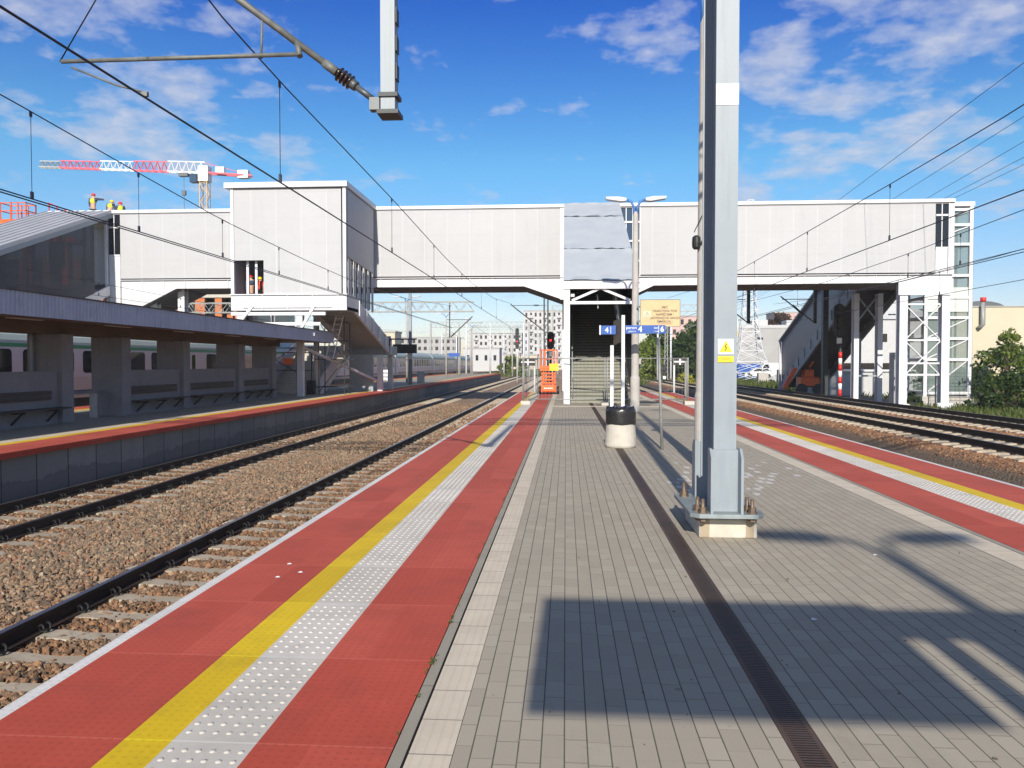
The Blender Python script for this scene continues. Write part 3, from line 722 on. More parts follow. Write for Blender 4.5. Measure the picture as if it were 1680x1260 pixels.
for k in range(42):
    y0 = 33.3+k*.325; z = (k+1)*.1505; b.box(.2, 2.68, y0, y0+.4, z-.1505, z-.03); b.box(.2, 2.68, y0-.03, y0+.4, z-.035, z, 1)
b.build('steps', [mat('step_stone', (.25, .25, .205), .8, var=.12, scale=4, bump=.3), mat('step_edge', (.13, .13, .11), .8)], st_)
b = MB()
for x in (.3, 2.6):
    b.tube([(x, 33.3, 1.0), (x, 47, 7.3)], .025, 6)
    for y in np.arange(33.4, 47, 1.3): b.tube([(x, y, (y-33.3)*.463), (x, y, 1.0+(y-33.3)*.463)], .018, 6)
b.build('handrail', M['grey_steel'], st_)
MB().tube([(1.33, 33.4, 4.6), (1.36, 33.4, 4.0)], .03, 8).build('lamp_tube', M['white_paint'], st_)
MB().box(.2, .36, 32.5, 32.62, 4.42, 4.56).build('floodlight', M['lamp_grey'], st_)

# ---- stair tower over the roofed platform
tw = thing('stair_tower', 'tall box-shaped white stair tower standing out from the bridge above the roofed platform', 'stair tower', (-13.75, 41, 0))
X0, X1, Y0, Y1 = -16.7, -10.86, 38.3, 44.1
b = MB(); b.box(-15.05, -11.1, Y0, Y0+.08, 5.12, 10.36); b.box(X0+.15, -15.05, Y0, Y0+.08, 6.82, 10.36); b.build('wall_panel', M['panel'], tw)
b = MB(); b.ext([(Y0+.3, 7.0), (Y1-.2, 6.75), (Y1-.2, 10.34), (Y0+.3, 10.34)], 'x', X1-.08, X1); b.build('wall_panel', M['panel_side'], tw)
b = MB(); b.ext([(Y0, 5.1), (Y1, 5.1), (Y1, 10.34), (Y0, 10.34)], 'x', X0, X0+.08); b.build('wall_panel', M['panel_side'], tw)
MB().box(X0-.28, X1+.1, Y0-.18, Y1+.05, 10.4, 10.66).build('roof', M['white_steel'], tw)
b = MB()
for x in (X0-.02, X1-.16): b.box(x, x+.16, Y0-.03, Y0+.14, 5.1, 10.4)
for x in (-16.0, -15.55): b.box(x-.06, x+.06, Y0+.3, Y0+.42, 5.1, 6.9)
for y in np.arange(Y0+.9, Y1, .95): b.box(X1-.16, X1-.06, y, y+.12, 4.6, 7.0)
build_each(b, 'wall_post', M['white_steel'], tw)
MB().box(X1-.25, X1-.2, Y0+.2, Y1-.2, 4.7, 7.0).build('glazing', M['window_blue'], tw)
b = MB(); b.box(-11.1+.02, X1-.2, Y0+.06, Y0+.1, 5.15, 10.3); b.build('corner_glazing', M['window_dark'], tw)
b = MB(); b.box(X0-.02, X1+.02, Y0-.02, Y0+.1, 4.32, 5.08); b.box(X0-.08, X1+.08, Y0-.12, Y0+.1, 5.08, 5.13)
for x in np.arange(-15.1, X1, 1.28): b.box(x-.02, x+.02, Y0-.08, Y0-.02, 4.32, 5.08)
b.box(-16.1, -11.6, Y0-.1, Y0-.02, 4.45, 4.52)
b.build('girder', M['white_steel'], tw)
MB().box(X0, X1, Y0+.12, Y0+2.2, 4.33, 4.5).build('landing', M['grey_steel'], tw)
# upper flight, down and away under the box
for x0 in (-13.3, X1-.12):
    MB().ext([(Y0+.1, 4.32), (Y0+1.6, 4.32), (47.6, 2.35), (47.6, 3.2), (Y0+1.6, 5.15), (Y0+.1, 5.15)], 'x', x0, x0+.12).build('stringer', M['white_steel'], tw)
b = MB()
for k in range(6):
    y = Y0+2.2+k*1.5; z = 4.32-(y-Y0-1.6)*.2574; b.box(X1, X1+.1, y, y+.05, z, z+.8)
build_each(b, 'stiffener', M['white_steel'], tw)
b = MB()
for k in range(26):
    y = Y0+1.6+k*.297; z = 4.95-k*.0765; b.box(-13.18, X1-.12, y, y+.33, z-.12-.25, z-.1)
b.build('flight', M['render_grey'], tw)
MB().box(-16.6, X1, 47.6, 50., 2.2, 2.75).build('landing', M['grey_steel'], tw)
# lower flight, up and away from the platform
b = MB()
for x0 in (-16.5, -13.45):
    b.ext([(42.0, .02), (42.6, .02), (47.7, 2.2), (47.7, 3.1), (46.8, 3.05), (42.0, .9)], 'x', x0, x0+.12)
build_each(b, 'stringer', M['white_steel'], tw)
b = MB()
for k in range(18):
    y = 42.3+k*.302; z = (k+1)*.1525; b.box(-16.38, -13.45, y, y+.38, z-.15, z)
b.build('steps', M['pale_concrete'], tw)
for x, y in ((-16.5, 38.9), (-13.4, 38.9), (-11.2, 46.8), (-11.2, 49.6), (-16.4, 49.6), (-13.2, 48.0)):
    MB().box(x-.15, x+.15, y-.15, y+.15, 0, 4.33 if y < 45 else 2.2).build('column', M['white_steel'], tw)
for x, y in ((-16.0, 41.9), (-13.55, 41.9)):
    MB().tube([(x, y, 0), (x, y, 4.33)], .16, 12).build('column', M['white_steel'], tw)
b = MB()
for z, xa, xb in ((4.12, -16.5, -11.75), (3.62, -16.6, -12.0), (3.1, -14.5, -12.3)): b.bar((xa, 37.8, z), (xb, 37.8, z), .12, .16)
b.bar((-15.4, 37.75, 4.5), (-16.4, 37.75, 3.3), .13); b.bar((-12.3, 37.75, 4.5), (-13.2, 37.75, 3.0), .13)
b.build('cross_brace', M['white_steel'], tw)
MB().bar((-13.35, 39., 2.5), (-11.3, 46.7, .6), .12).build('brace', M['white_steel'], tw)
MB().box(-12.9, -11.5, 46.2, 46.3, 0, 2.2).build('machine_room_wall', M['grey_steel'], tw)

# ---- far left covered stair with smoked glass side
ls = thing('covered_staircase', 'dark glass sided staircase with sloping ribbed grey roof at the bridge left end', 'staircase', (-28.3, 38, -1))
zr_ = lambda y: 10.55-(44.1-y)*.377
b = MB(); b.ext([(22, zr_(22)-.16), (44.1, zr_(44.1)-.16), (44.1, zr_(44.1)), (22, zr_(22))], 'x', -30.3, -26.35)
for x in np.arange(-30.3, -26.3, .49): b.ext([(22, zr_(22)+.001), (44.05, zr_(44.05)+.001), (44.05, zr_(44.05)+.05), (22, zr_(22)+.05)], 'x', x-.02, x+.02)
b.build('roof', M['seam_roof'], ls)
MB().ext([(22, zr_(22)-.42), (44.2, zr_(44.2)-.42), (44.2, zr_(44.2)-.165), (22, zr_(22)-.165)], 'x', -26.5, -26.34).build('fascia', M['grey_steel'], ls)
zs_ = lambda y: 6.2-(44.1-y)*.377
b = MB(); b.ext([(22, zs_(22)), (42.6, zs_(42.6)), (42.6, zr_(42.6)-.43), (22, zr_(22)-.43)], 'x', -26.55, -26.5); b.build('glass_wall', M['smoked_glass'], ls)
b = MB()
for x0 in (-26.62, -30.2): b.ext([(22, zs_(22)-.55), (44.1, zs_(44.1)-.55), (44.1, zs_(44.1)), (22, zs_(22))], 'x', x0, x0+.12)
build_each(b, 'stringer', M['white_steel'], ls)
b = MB(); b.box(-30.1, -26.7, 22, 22.1, -1, -.9)
n0 = len(b.v); b.ext([(22, zs_(22)-.4), (44, zs_(44)-.4), (44, zs_(44)-.2), (22, zs_(22)-.2)], 'x', -30.08, -26.64); b.build('flight', M['grey_steel'], ls)
b = MB()
for y in np.arange(23, 44.3, 2.1): b.box(-26.75, -26.62, y, y+.12, zs_(y), zr_(y)-.4)
for y in np.arange(23, 44.3, 2.1): b.box(-30.08, -29.96, y, y+.12, zs_(y), zr_(y)-.4)
build_each(b, 'wall_post', M['white_steel'], ls)
b = MB(); b.ext([(39.2, 6.3), (40.5, 6.8), (40.5, 8.35), (39.2, 7.85)], 'x', -26.86, -26.8); b.build('white_board', M['white_paint'], ls)

# ---- right stair, down and away behind the bridge
rs = thing('covered_staircase', 'stair flight with smoked grey glass sides descending behind the bridge on the right', 'staircase', (19.8, 58, -.9))
a0, a1 = 48.35, 67.9
zq = lambda y: 10.5-(y-48.4)*.353
zb_ = lambda y: 6.6-(y-51.7)*.414
b = MB(); b.ext([(a0, zq(a0)-.12), (a1, zq(a1)-.12), (a1, zq(a1)), (a0, zq(a0))], 'x', 18.0, 21.2); b.build('roof', M['seam_roof'], rs)
for x0 in (18.24, 20.95):
    b = MB(); b.ext([(a0, zb_(a0)), (a1-.2, zb_(a1-.2)), (a1-.2, zq(a1-.2)-.13), (a0, zq(a0)-.13)], 'x', x0, x0+.04); b.build('glass_wall', M['smoked_grey'], rs)
for x0 in (18.1, 20.9):
    MB().ext([(a0, zb_(a0)-.8), (a1-.9, -.9), (a1+.6, -.9), (a1+.2, zb_(a1+.2)), (a0, zb_(a0))], 'x', x0, x0+.14).build('stringer', M['grey_steel'], rs); b = MB()
    for y in np.arange(a0+.5, a1, 1.5): b.box(x0-.06, x0, y, y+.05, zb_(y)-.7, zb_(y))
    build_each(b, 'stiffener', M['grey_steel'], rs)
b = MB()
for k in range(55):
    y = a0+k*.35; z = zb_(y)-.05; b.box(18.26, 20.88, y, y+.38, max(-1.0, z-.45), max(-.95, z-.2))
b.build('flight', M['deck_dark'], rs)
MB().box(18.02, 18.2, a1-.25, a1-.1, -.9, zq(a1)).build('end_post', M['white_steel'], rs)
for y in (57., 63.5):
    for x in (18.3, 20.6): MB().box(x, x+.26, y, y+.26, -1., zb_(y)-.55).build('column', M['grey_steel'], rs)
for x0 in (17.82, 19.25):
    hleg(x0, x0+.3, 49.9, 50.4, -1., 6.0).build('column', M['white_steel'], rs)
b = MB(); b.bar((18.12, 50.1, 5.8), (19.25, 50.1, 4.3), .08); b.bar((18.12, 50.15, 4.3), (19.25, 50.15, 5.8), .08); b.bar((18.12, 50.1, .9), (19.25, 50.1, .9), .1); b.build('bracing', M['grey_steel'], rs)
b = MB()
for y in np.arange(a0+1, a1, 1.7): b.box(18.3, 18.4, y, y+.08, zb_(y), zq(y)-.14)
build_each(b, 'wall_post', M['white_steel'], rs)

# ---- glass lift shaft
lf = thing('lift_tower', 'glazed white framed lift shaft with slanted braces at the right end of the bridge', 'lift tower', (22.8, 49.6, -.3))
LX0, LX1, LY0, LY1 = 21.35, 24.1, 48.4, 51.0
b = MB()
for x in (LX0, LX1-.2):
    for y in (LY0, LY1-.2): b.box(x, x+.2, y, y+.2, -.3, 11.0)
b.build('corner_post', M['white_steel'], lf)
b = MB()
for z in (-.1, 1.9, 3.15, 4.4, 5.6, 6.9, 8.75, 9.9, 10.8):
    for y in (LY0+.02, LY1-.18): b.box(LX0+.2, LX1-.2, y, y+.16, z-.08, z+.08)
    for x in (LX0+.02, LX1-.18): b.box(x, x+.16, LY0+.2, LY1-.2, z-.08, z+.08)
build_each(b, 'ring_beam', M['white_steel'], lf)
b = MB()
for z0, z1 in ((0, 1.8), (2., 3.05), (3.25, 4.3), (9.98, 10.7), (9.0, 9.8)): b.bar((LX0+.3, LY0+.12, z0), (LX1-.25, LY0+.12, z1), .1, .06)
b.build('brace', M['white_steel'], lf)
b = MB(); b.box(LX0+.05, LX1-.05, LY0+.19, LY0+.21, -.1, 10.9); b.build('glass_wall', M['green_glass'], lf)
b = MB(); b.box(LX1+.01, LX1+.03, LY0, LY1, -.1, 10.9); b.build('glass_wall', M['green_glass'], lf)
b = MB(); b.box(LX0+.05, LX1-.05, LY1+.01, LY1+.03, -.1, 10.9); b.build('glass_wall', M['green_glass'], lf)
MB().box(LX0-.05, LX1+.05, LY0-.05, LY1+.05, 11.0, 11.25).build('roof', M['white_steel'], lf)
MB().box(LX0-.1, LX1+.1, LY0-.1, LY1+.1, -1.1, -.3).build('plinth', M['concrete'], lf)
b = MB(); b.box(22.0, 23.2, 49.6, 50.7, 6.6, 8.7); b.box(22.4, 22.5, 49., 49.1, 0, 10.5); b.box(23.4, 23.5, 49., 49.1, 0, 10.5); b.build('lift_car', M['dark_steel'], lf)
b = MB(); b.box(18.75, 19.5, 46.2, 46.9, -.8, 2.3); b.build('ground_door', M['grey_steel'], lf)
b = MB(); b.box(LX0+.2, LX1-.2, LY0+.1, LY0+.12, 4.75, 6.2); b.build('blank_panel', mat('pale_green_panel', (.56, .6, .57), .5, var=.04), lf)
# ================================================================== roofed platform on the left
cn = thing('platform_canopy', 'long flat platform canopy with corrugated blue-grey edge and brown underside', 'canopy', (-14.6, 15, 0))
CX0, CX1, CY0, CY1 = -16.8, -12.4, -12, 41.0
b = MB(); ys = np.arange(CY0, CY1+.01, .07)
def ribs(y0, y1, place):
    n = int((y1-y0)/.14); V = []; Fs = []
    for k in range(n+1):
        a = y0+(y1-y0)*k/n
        for da, off in ((0, .0), (.04, .0), (.055, .022), (.1, .022), (.115, 0.)): V += [place(a+da, off, 2.77), place(a+da, off, 3.32)]
    for i in range(0, len(V)-2, 2): Fs.append((i, i+2, i+3, i+1))
    b.add(V, Fs)
ribs(CY0, CY1, lambda a, o, z: (CX1+o, a, z)); ribs(CX0, CX1, lambda a, o, z: (a, CY1+o, z)); ribs(CY0, CY1, lambda a, o, z: (CX0-o, a, z))
b.build('fascia', M['fascia'], cn)
b = MB(); b.box(CX0-.03, CX1+.05, CY0, CY1+.05, 3.325, 3.355); b.build('roof', M['bitumen'], cn)
b = MB(); b.box(CX0+.02, CX1-.03, CY0, CY1-.03, 2.84, 3.31)
b.ext([(CX1-.05, 2.745), (CX1-.05, 2.84), (CX1-.5, 2.84), (CX1-.4, 2.745)], 'y', CY0, CY1-.1)
b.build('soffit', M['soffit'], cn)
b = MB(); b.box(-15.0, -14.2, CY0, 38.2, 2.5, 2.84); b.build('beam', M['soffit'], cn)
for y in np.arange(10, 40, 4.1): MB().box(-13.6, -13.45, y, y+1.2, 2.78, 2.838).build('strip_light', M['lamp_grey'], cn)
PIL = [8.2, 12.4, 16.6, 20.9, 23.85, 27.85, 32.75, 36.6]
for y in PIL:
    MB().box(-15.0, -13.98, y, y+.52, 0, 2.5).build('pillar', M['plaster'], cn, bevel=.02)
MB().tube([(-14.8, 20.8, 2.5), (-14.8, 20.8, 2.25), (-14.8, 20.84, 0.0)], .05, 8).build('downpipe', M['grey_steel'], cn)
SEG = [(8.72, 12.4, 'nearest'), (12.92, 16.6, 'second'), (17.12, 20.9, 'by the downpipe'), (24.37, 27.85, 'a'), (28.37, 32.75, 'b'), (33.27, 36.6, 'c')]
WL = ['out of sight first', 'second', 'low plastered wall left of the gap with the barrier', 'low plastered wall just right of the gap with the barrier', 'low plastered wall in the middle of the row beyond the barrier gap', 'low plastered wall next to the stairs at the canopy far end']
BL = ['', '', 'dark slatted bench on the wall left of the barrier gap', 'dark slatted bench just right of the barrier gap', 'long dark slatted bench in the middle of the row beyond the barrier gap', 'dark slatted bench farthest along, next to the stairs']
for (y0, y1, _), wl, bl in zip(SEG[2:], WL[2:], BL[2:]):
    tag(MB().box(-14.3, -14.12, y0, y1, 0, 1.46).build('low_wall', M['plaster']), wl, 'wall', 'walls between the canopy pillars')
    be = thing('bench', bl, 'bench', (-13.9, (y0+y1)/2, 0), 'benches under the canopy')
    b = MB()
    for x in (-14.05, -13.93, -13.81): b.box(x, x+.1, y0+.02, y1-.02, .43, .47)
    b.build('seat', M['dark_wood'], be)
    b = MB(); b.box(-14.1, -14.06, y0+.05, y1-.35, .68, .79); b.box(-14.1, -14.06, y0+.05, y1-.35, .82, .93); b.build('backrest', M['dark_wood'], be)
    for y in np.arange(y0+.5, y1, (y1-y0-1)/2-.01):
        q = MB(); q.box(-14.1, -13.72, y, y+.05, .38, .43); q.bar((-14.1, y+.025, .1), (-13.8, y+.025, .4), .05, .04); q.build('bracket', M['dark_steel'], be)
br = thing('low_barrier', 'low barrier of two pale posts and a rail in the gap between pillars', 'barrier', (-14.6, 22.9, 0))
for y in (22.0, 23.3): MB().box(-14.72, -14.56, y, y+.16, 0, .74).build('post', M['concrete'], br)
MB().box(-14.7, -14.58, 21.5, 23.8, .745, .84).build('rail', M['plaster'], br)

# scaffold beside the stairs
sc = thing('scaffold', 'tube scaffold with ladder and planks at the end of the canopy', 'scaffold', (-12.4, 42.3, 0))
b = MB()
for x in (-13.3, -11.9):
    for y in (41.5, 42.6): b.tube([(x, y, 0), (x, y, 4.2)], .028, 6)
for z in (.4, 1.9, 2.9, 3.9):
    for y in (41.5, 42.6): b.tube([(-13.5, y, z), (-11.7, y, z)], .024, 6)
    for x in (-13.3, -11.9): b.tube([(x, 41.3, z), (x, 42.8, z)], .024, 6)
b.tube([(-13.3, 41.5, .1), (-11.9, 41.5, 1.9)], .02, 6); b.tube([(-11.9, 41.5, 1.9), (-13.3, 41.5, 3.9)], .02, 6)
b.build('tube_frame', M['galv_dark'], sc)
b = MB(); b.box(-13.3, -11.9, 41.55, 42.55, 1.93, 1.98); b.build('plank_deck', M['pale_concrete'], sc)
b = MB(); b.bar((-12.9, 41.4, 1.9), (-12.3, 41.4, 4.2), .05); b.bar((-12.5, 41.4, 1.9), (-11.9, 41.4, 4.2), .05)
for k in range(8): b.bar((-12.85+.6*k/8, 41.4, 2.05+2.3*k/8), (-12.45+.6*k/8, 41.4, 2.05+2.3*k/8), .03)
b.build('ladder', M['white_paint'], sc)
s2 = thing('scaffold', 'dark crossed scaffold frame standing before the lower stair flight', 'scaffold', (-15, 41.3, 0))
b = MB()
for x in (-16.5, -14.4, -14.05, -13.6): b.tube([(x, 41.2, 0), (x, 41.2, 2.4)], .03, 6)
for z in (1.3, 2.25, 2.5): b.tube([(-16.7, 41.2, z), (-13.5, 41.2, z)], .026, 6)
b.tube([(-16.5, 41.15, 2.4), (-14.4, 41.15, 1.2)], .024, 6); b.tube([(-16.5, 41.15, 1.2), (-14.6, 41.15, 2.5)], .024, 6)
b.build('tube_frame', M['dark_steel'], s2)
for x in (-16.35, -15.15): MB().box(x, x+.55, 41.1, 41.16, 1.62, 1.95).build('warning_board', M['orange'], s2)
tag(MB().box(-13.95, -13.55, 41.4, 41.9, 0, .75).build('tool_crate', M['black']), 'black crate standing at the foot of the lower stair flight', 'crate')

# blue display frame farther along that platform, and the one behind the camera (it throws the wide shadow)
def display(parent, x, y, w, z0, z1, top):
    q = MB(); q.box(x, x+.28, y-.12, y+.12, 0, top); q.build('post', M['navy'], parent)
    MB().box(x, x+w, y-.08, y+.08, top-.1, top).build('top_rail', M['navy'], parent)
    MB().box(x+.4, x+w, y-.14, y+.14, z0, z1).build('screen', M['black'], parent)
dp = thing('information_display', 'dark blue departure display on a post beyond the stair tower', 'display', (-13.5, 60, 0))
display(dp, -13.75, 60, 2.25, 2.45, 3.15, 3.6)
d2 = thing('information_display', 'wide departure display behind the viewer that shades the paving in front', 'display', (2.5, -1.5, 0))
MB().box(-.3, 1.93, -1.62, -1.38, 2.70, 3.53).build('screen', M['navy'], d2)
MB().box(1.93, 3.7, -1.58, -1.42, 3.27, 3.50).build('top_rail', M['navy'], d2)
MB().box(2.05, 2.2, -1.58, -1.42, 0, 3.27).build('post', M['navy'], d2); MB().box(2.33, 3.1, -1.58, -1.42, 0, 3.27).build('post', M['navy'], d2)

# small furniture on the left platform beyond the bridge
def post_lamp(x, y, h, label, r=.11, single=False, grp='double lamps along the roofed platform'):
    t = thing('street_lamp', label, 'street lamp', (x, y, 0), grp)
    MB().tube([(x, y, 0), (x, y, h)], [r, r*.6], 8).build('pole', M['pole_concrete'], t)
    for s in ((1,) if single else (-1, 1)):
        a = MB(); a.tube([(x, y, h), (x+s*.25, y, h+.35), (x+s*.6, y, h+.42)], .035, 6); a.build('arm', M['lamp_blue'], t)
        q = MB(); q.ext([(x+s*.55, h+.38), (x+s*1.2, h+.45), (x+s*1.2, h+.53), (x+s*.55, h+.52)], 'y', y-.12, y+.12); q.build('lamp_head', M['lamp_grey'], t)
    return t
post_lamp(-14.0, 48.5+20, 7.1, 'double lamp on the roofed platform just beyond its blue display')
post_lamp(-14.1, 92, 7.1, 'double lamp on the roofed platform, middle one before the far masts')
post_lamp(-14.1, 118, 7.1, 'farthest double lamp at the roofed platform end')
tag(MB().lathe((-17.0, 73.5, 0), [(.45, 0), (.5, .1), (.5, .9), (.42, 1.05)], 12).build('white_bin', M['white_paint']), 'white round bin standing beside the parked train', 'bin')
for x, y, lab in ((-13.9, 66, 'concrete litter bin under the blue display'),):
    tag(MB().lathe((x+1.6, y, 0), [(.28, 0), (.32, .1), (.32, .95), (.3, 1.)], 12).build('litter_bin', M['concrete']), lab, 'litter bin')
bs = thing('station_sign', 'small blue sign on a pole at the far end of the roofed platform', 'sign', (-15, 108, 0))
MB().tube([(-14.6, 108, 0), (-14.6, 108, 3.4)], .06, 6).build('post', M['galvanised'], bs); MB().box(-16.2, -14.7, 107.9, 108, 2.6, 3.1).build('board', M['sign_blue'], bs)

# ================================================================== train
M['coach_body'] = mat('coach_body', (.62, .58, .62), .35, var=.05, scale=.7, bump=.03, streak=False)
M['coach_low'] = mat('coach_low', (.60, .50, .49), .4, var=.06, scale=.7, bump=.03)
M['coach_roof'] = mat('coach_roof', (.40, .47, .45), .55, var=.08, scale=.8)
M['coach_green'] = mat('coach_green', (.03, .26, .11), .4, var=.06)
M['coach_blue'] = mat('coach_blue', (.03, .05, .16), .4, var=.06)
def rrect(x, y0, y1, z0, z1, r, n=4):
    pts = []
    for cy, cz, a in ((y1-r, z1-r, 0), (y0+r, z1-r, 90), (y0+r, z0+r, 180), (y1-r, z0+r, 270)):
        for k in range(n+1): t = R(a+90*k/n); pts.append((cy+r*math.cos(t), cz+r*math.sin(t)))
    return pts
def make_coach(yc0):
    L = 26.1; xf = -20.78; xb = -23.6
    t = thing('passenger_coach', '', 'train coach', (-22.2, yc0+L/2, -.76), 'coaches of the parked train')
    y0, y1 = yc0, yc0+L
    MB().ext([(xf-.12, .2), (xf, .5), (xf, 2.45), (xb, 2.45), (xb, .5), (xb+.12, .2)], 'y', y0, y1).build('body', M['coach_body'], t)
    ro = [(xf, 2.451)]+[((xf+xb)/2+1.41*math.cos(a), 2.5+.78*math.sin(a)) for a in np.linspace(.08, math.pi-.08, 12)]+[(xb, 2.451)]
    MB().ext(ro, 'y', y0+.03, y1-.03).build('roof', M['coach_roof'], t)
    MB().box(xf, xf+.006, y0+.02, y1-.02, 2.3, 2.45).build('green_stripe', M['coach_green'], t)
    MB().box(xf, xf+.006, y0+.02, y1-.02, .42, .54).build('blue_stripe', M['coach_blue'], t)
    MB().box(xf, xf+.004, y0+.02, y1-.02, .545, 1.1).build('lower_panel', M['coach_low'], t)
    b = MB(); b.box(xb+.3, xf-.3, y0+.6, y1-.6, -.35, .2); b.build('underframe', M['dark_steel'], t)
    for yb in (y0+3.2, y1-3.2):
        bg_ = MB(); bg_.box(xf-.45, xf-.25, yb-1.6, yb+1.6, -.35, .05); bg_ = bg_.build('bogie', M['dark_steel'], t)
        for dy in (-1.2, 1.2): MB().ext([(yb+dy+.44*math.cos(a), -.31+.44*math.sin(a)) for a in np.linspace(0, 2*math.pi, 16, endpoint=False)], 'x', xf-.52, xf-.46).build('wheel', M['rail'], bg_)
    k0 = y0+2.45
    for k in range(12):
        w0 = k0+k*1.87
        if w0+1.25 > y1-1.75: break
        MB().ext(rrect(0, w0, w0+1.25, 1.27, 2.22, .16), 'x', xf+.004, xf+.012).build('window', M['window_dark'], t)
    for yd in (y0+.4, y1-1.1):
        d = MB().ext(rrect(0, yd, yd+.9, .35, 2.3, .06), 'x', xf+.008, xf+.014).build('door', M['coach_body'], t)
        MB().ext(rrect(0, yd+.25, yd+.65, 1.2, 2.15, .1), 'x', xf+.015, xf+.02).build('window', M['window_dark'], d)
    for yd in (y0-.24, y1+.001): MB().box(xb+.6, xf-.6, yd, yd+.24, .2, 2.5).build('gangway', M['rubber'], t)
    o = text_mesh('class_number', '2', .55, (0, 0, 0), M['ink'], None); o.parent = t
    o.matrix_basis = Matrix.Translation((xf+.01+22.2, 39.64-15.05-L/2, 1.72+.76)) @ Matrix.Rotation(R(90), 4, 'Z')
    o.scale = (.8, 1, 1)
    return t
c0 = make_coach(15.05)
CL = ['white coach with green stripe nearest the camera, seen between the canopy pillars', 'white coach whose rounded end and door show behind the farther canopy pillars', 'white coach standing behind the stair tower and machine room',
      'white coach seen just right of the stair tower, behind the display post', 'white coach in the open beyond the blue display', 'farthest white coach at the head of the parked train']
for k, lab in enumerate(CL):
    o = c0 if k == 0 else copy_tree(c0)
    if k: o.location.y = c0.location.y+26.62*k
    o['label'] = lab

# ================================================================== near gantry and overhead lines
ga = thing('catenary_gantry', 'grey catenary gantry with tall bolted column in the foreground, overhead beam and hanger', 'gantry', (1.55, 7.95, 0))
def hcol(x0, x1, y0, y1, z0, z1):
    q = MB(); q.box(x0, x1, y0, y0+.024, z0, z1); q.box(x0, x1, y1-.024, y1, z0, z1); xm = (x0+x1)/2; q.box(xm-.012, xm+.012, y0+.024, y1-.024, z0, z1); return q
hcol(1.42, 1.632, 7.62, 8.34, .262, 7.7).build('column', M['blue_grey_steel'], ga)
MB().box(1.4195, 1.6325, 7.6135, 7.6195, 4.13, 4.33).build('white_band', M['white_paint'], ga)
for x in (1.375, 1.655):
    MB().ext([(7.44, .262), (7.615, .262), (7.615, .87), (7.52, .87), (7.44, .79)], 'x', x-.012, x+.012).build('gusset', M['blue_grey_steel'], ga)
    MB().ext([(8.345, .262), (8.54, .262), (8.54, .79), (8.46, .87), (8.345, .87)], 'x', x-.012, x+.012).build('gusset', M['blue_grey_steel'], ga)
MB().box(1.387, 1.643, 7.585, 7.605, .262, .855).build('cover_plate', M['blue_grey_steel'], ga); MB().box(1.387, 1.643, 8.35, 8.37, .262, .855).build('cover_plate', M['blue_grey_steel'], ga)
q = MB(); pl = [(1.26, 7.42), (1.80, 7.42), (1.86, 7.48), (1.86, 8.58), (1.80, 8.64), (1.24, 8.64), (1.18, 8.58), (1.18, 7.5)]
q.add([(x, y, z) for z in (.222, .262) for x, y in pl], [tuple(range(7, -1, -1)), tuple(range(8, 16))]+[(i, (i+1) % 8, 8+(i+1) % 8, 8+i) for i in range(8)])
q.build('base_plate', mat('plate_steel', (.25, .29, .30), .55, .2, var=.2, scale=6), ga, bevel=.004)
for x, y in ((1.30, 7.5), (1.27, 7.62), (1.76, 7.5), (1.74, 7.62), (1.26, 8.42), (1.28, 8.54), (1.76, 8.42), (1.74, 8.54)):
    bo = MB(); bo.tube([(x, y, .17), (x, y, .395)], .019, 10); bo = bo.build('anchor_bolt', M['rust_bolt'], ga)
    n_ = MB(); n_.lathe((x, y, .262), [(.05, 0), (.05, .012), (.036, .013), (.036, .055)], 6); n_.lathe((x, y, .185), [(.04, 0), (.04, .03)], 6); n_.build('nut', M['rust_bolt'], bo)
def found_mat():
    t = NT('foundation_concrete'); X, Y, Z = t.sep()
    c = t.ramp(t.noise(6., 5), [(.3, (.46, .43, .36)), (.7, (.58, .55, .47))])
    a = t.math('ABSOLUTE', t.math('SUBTRACT', t.math('ABSOLUTE', t.math('SUBTRACT', X, 1.55)), .21))
    k = t.math('MULTIPLY', t.math('LESS_THAN', a, t.math('ADD', .02, t.math('MULTIPLY', t.noise(14., 4, sc3=(1, 1, .2)), .05))), .6)
    c = t.mix(k, c, (.26, .17, .07)); t.bump(t.noise(60., 3), .4, .005); return t.out(c, .9)
MB().box(1.285, 1.835, 7.6, 8.5, 0, .185).build('foundation', found_mat(), ga, bevel=.015)
MB().box(1.31, 1.81, 7.7, 8.4, .186, .2215).build('grout', M['galv_dark'], ga)
# lattice beam over the tracks
q = MB(); GX0, GX1 = -13.2, 21.5
for y in (7.68, 8.28):
    for z in (6.95, 7.75): q.bar((GX0, y, z), (GX1, y, z), .07)
n = 20
for k in range(n):
    a = GX0+(GX1-GX0)*k/n; c = GX0+(GX1-GX0)*(k+1)/n; m_ = (a+c)/2
    for y in (7.68, 8.28): q.bar((a, y, 6.95), (m_, y, 7.75), .022); q.bar((m_, y, 7.75), (c, y, 6.95), .022)
    for z in (6.95, 7.75): q.bar((a, 7.68, z), (c, 8.28, z), .018)
q.build('beam', M['blue_grey_steel'], ga)
for x in (-13.2, 21.3): hcol(x, x+.21, 7.62, 8.34, 0 if x < 0 else -1, 7.7).build('column', M['blue_grey_steel'], ga)
# hanger with its insulated cantilever
hg = MB(); hg.box(-1.80, -1.66, 7.58, 7.74, 4.13, 6.95)
hg = hg.build('hanger', M['blue_grey_steel'], ga)
q = MB()
for k in range(9): q.box(-1.655, -1.645, 7.6, 7.72, 4.45+k*.27, 4.6+k*.27)
q.build('lattice_slots', M['dark_steel'], hg)
MB().box(-1.83, -1.62, 7.54, 7.78, 4.10, 4.14).build('end_plate', M['dark_steel'], hg); MB().box(-1.82, -1.63, 7.56, 7.76, 4.27, 4.31).build('clamp', M['dark_steel'], hg)

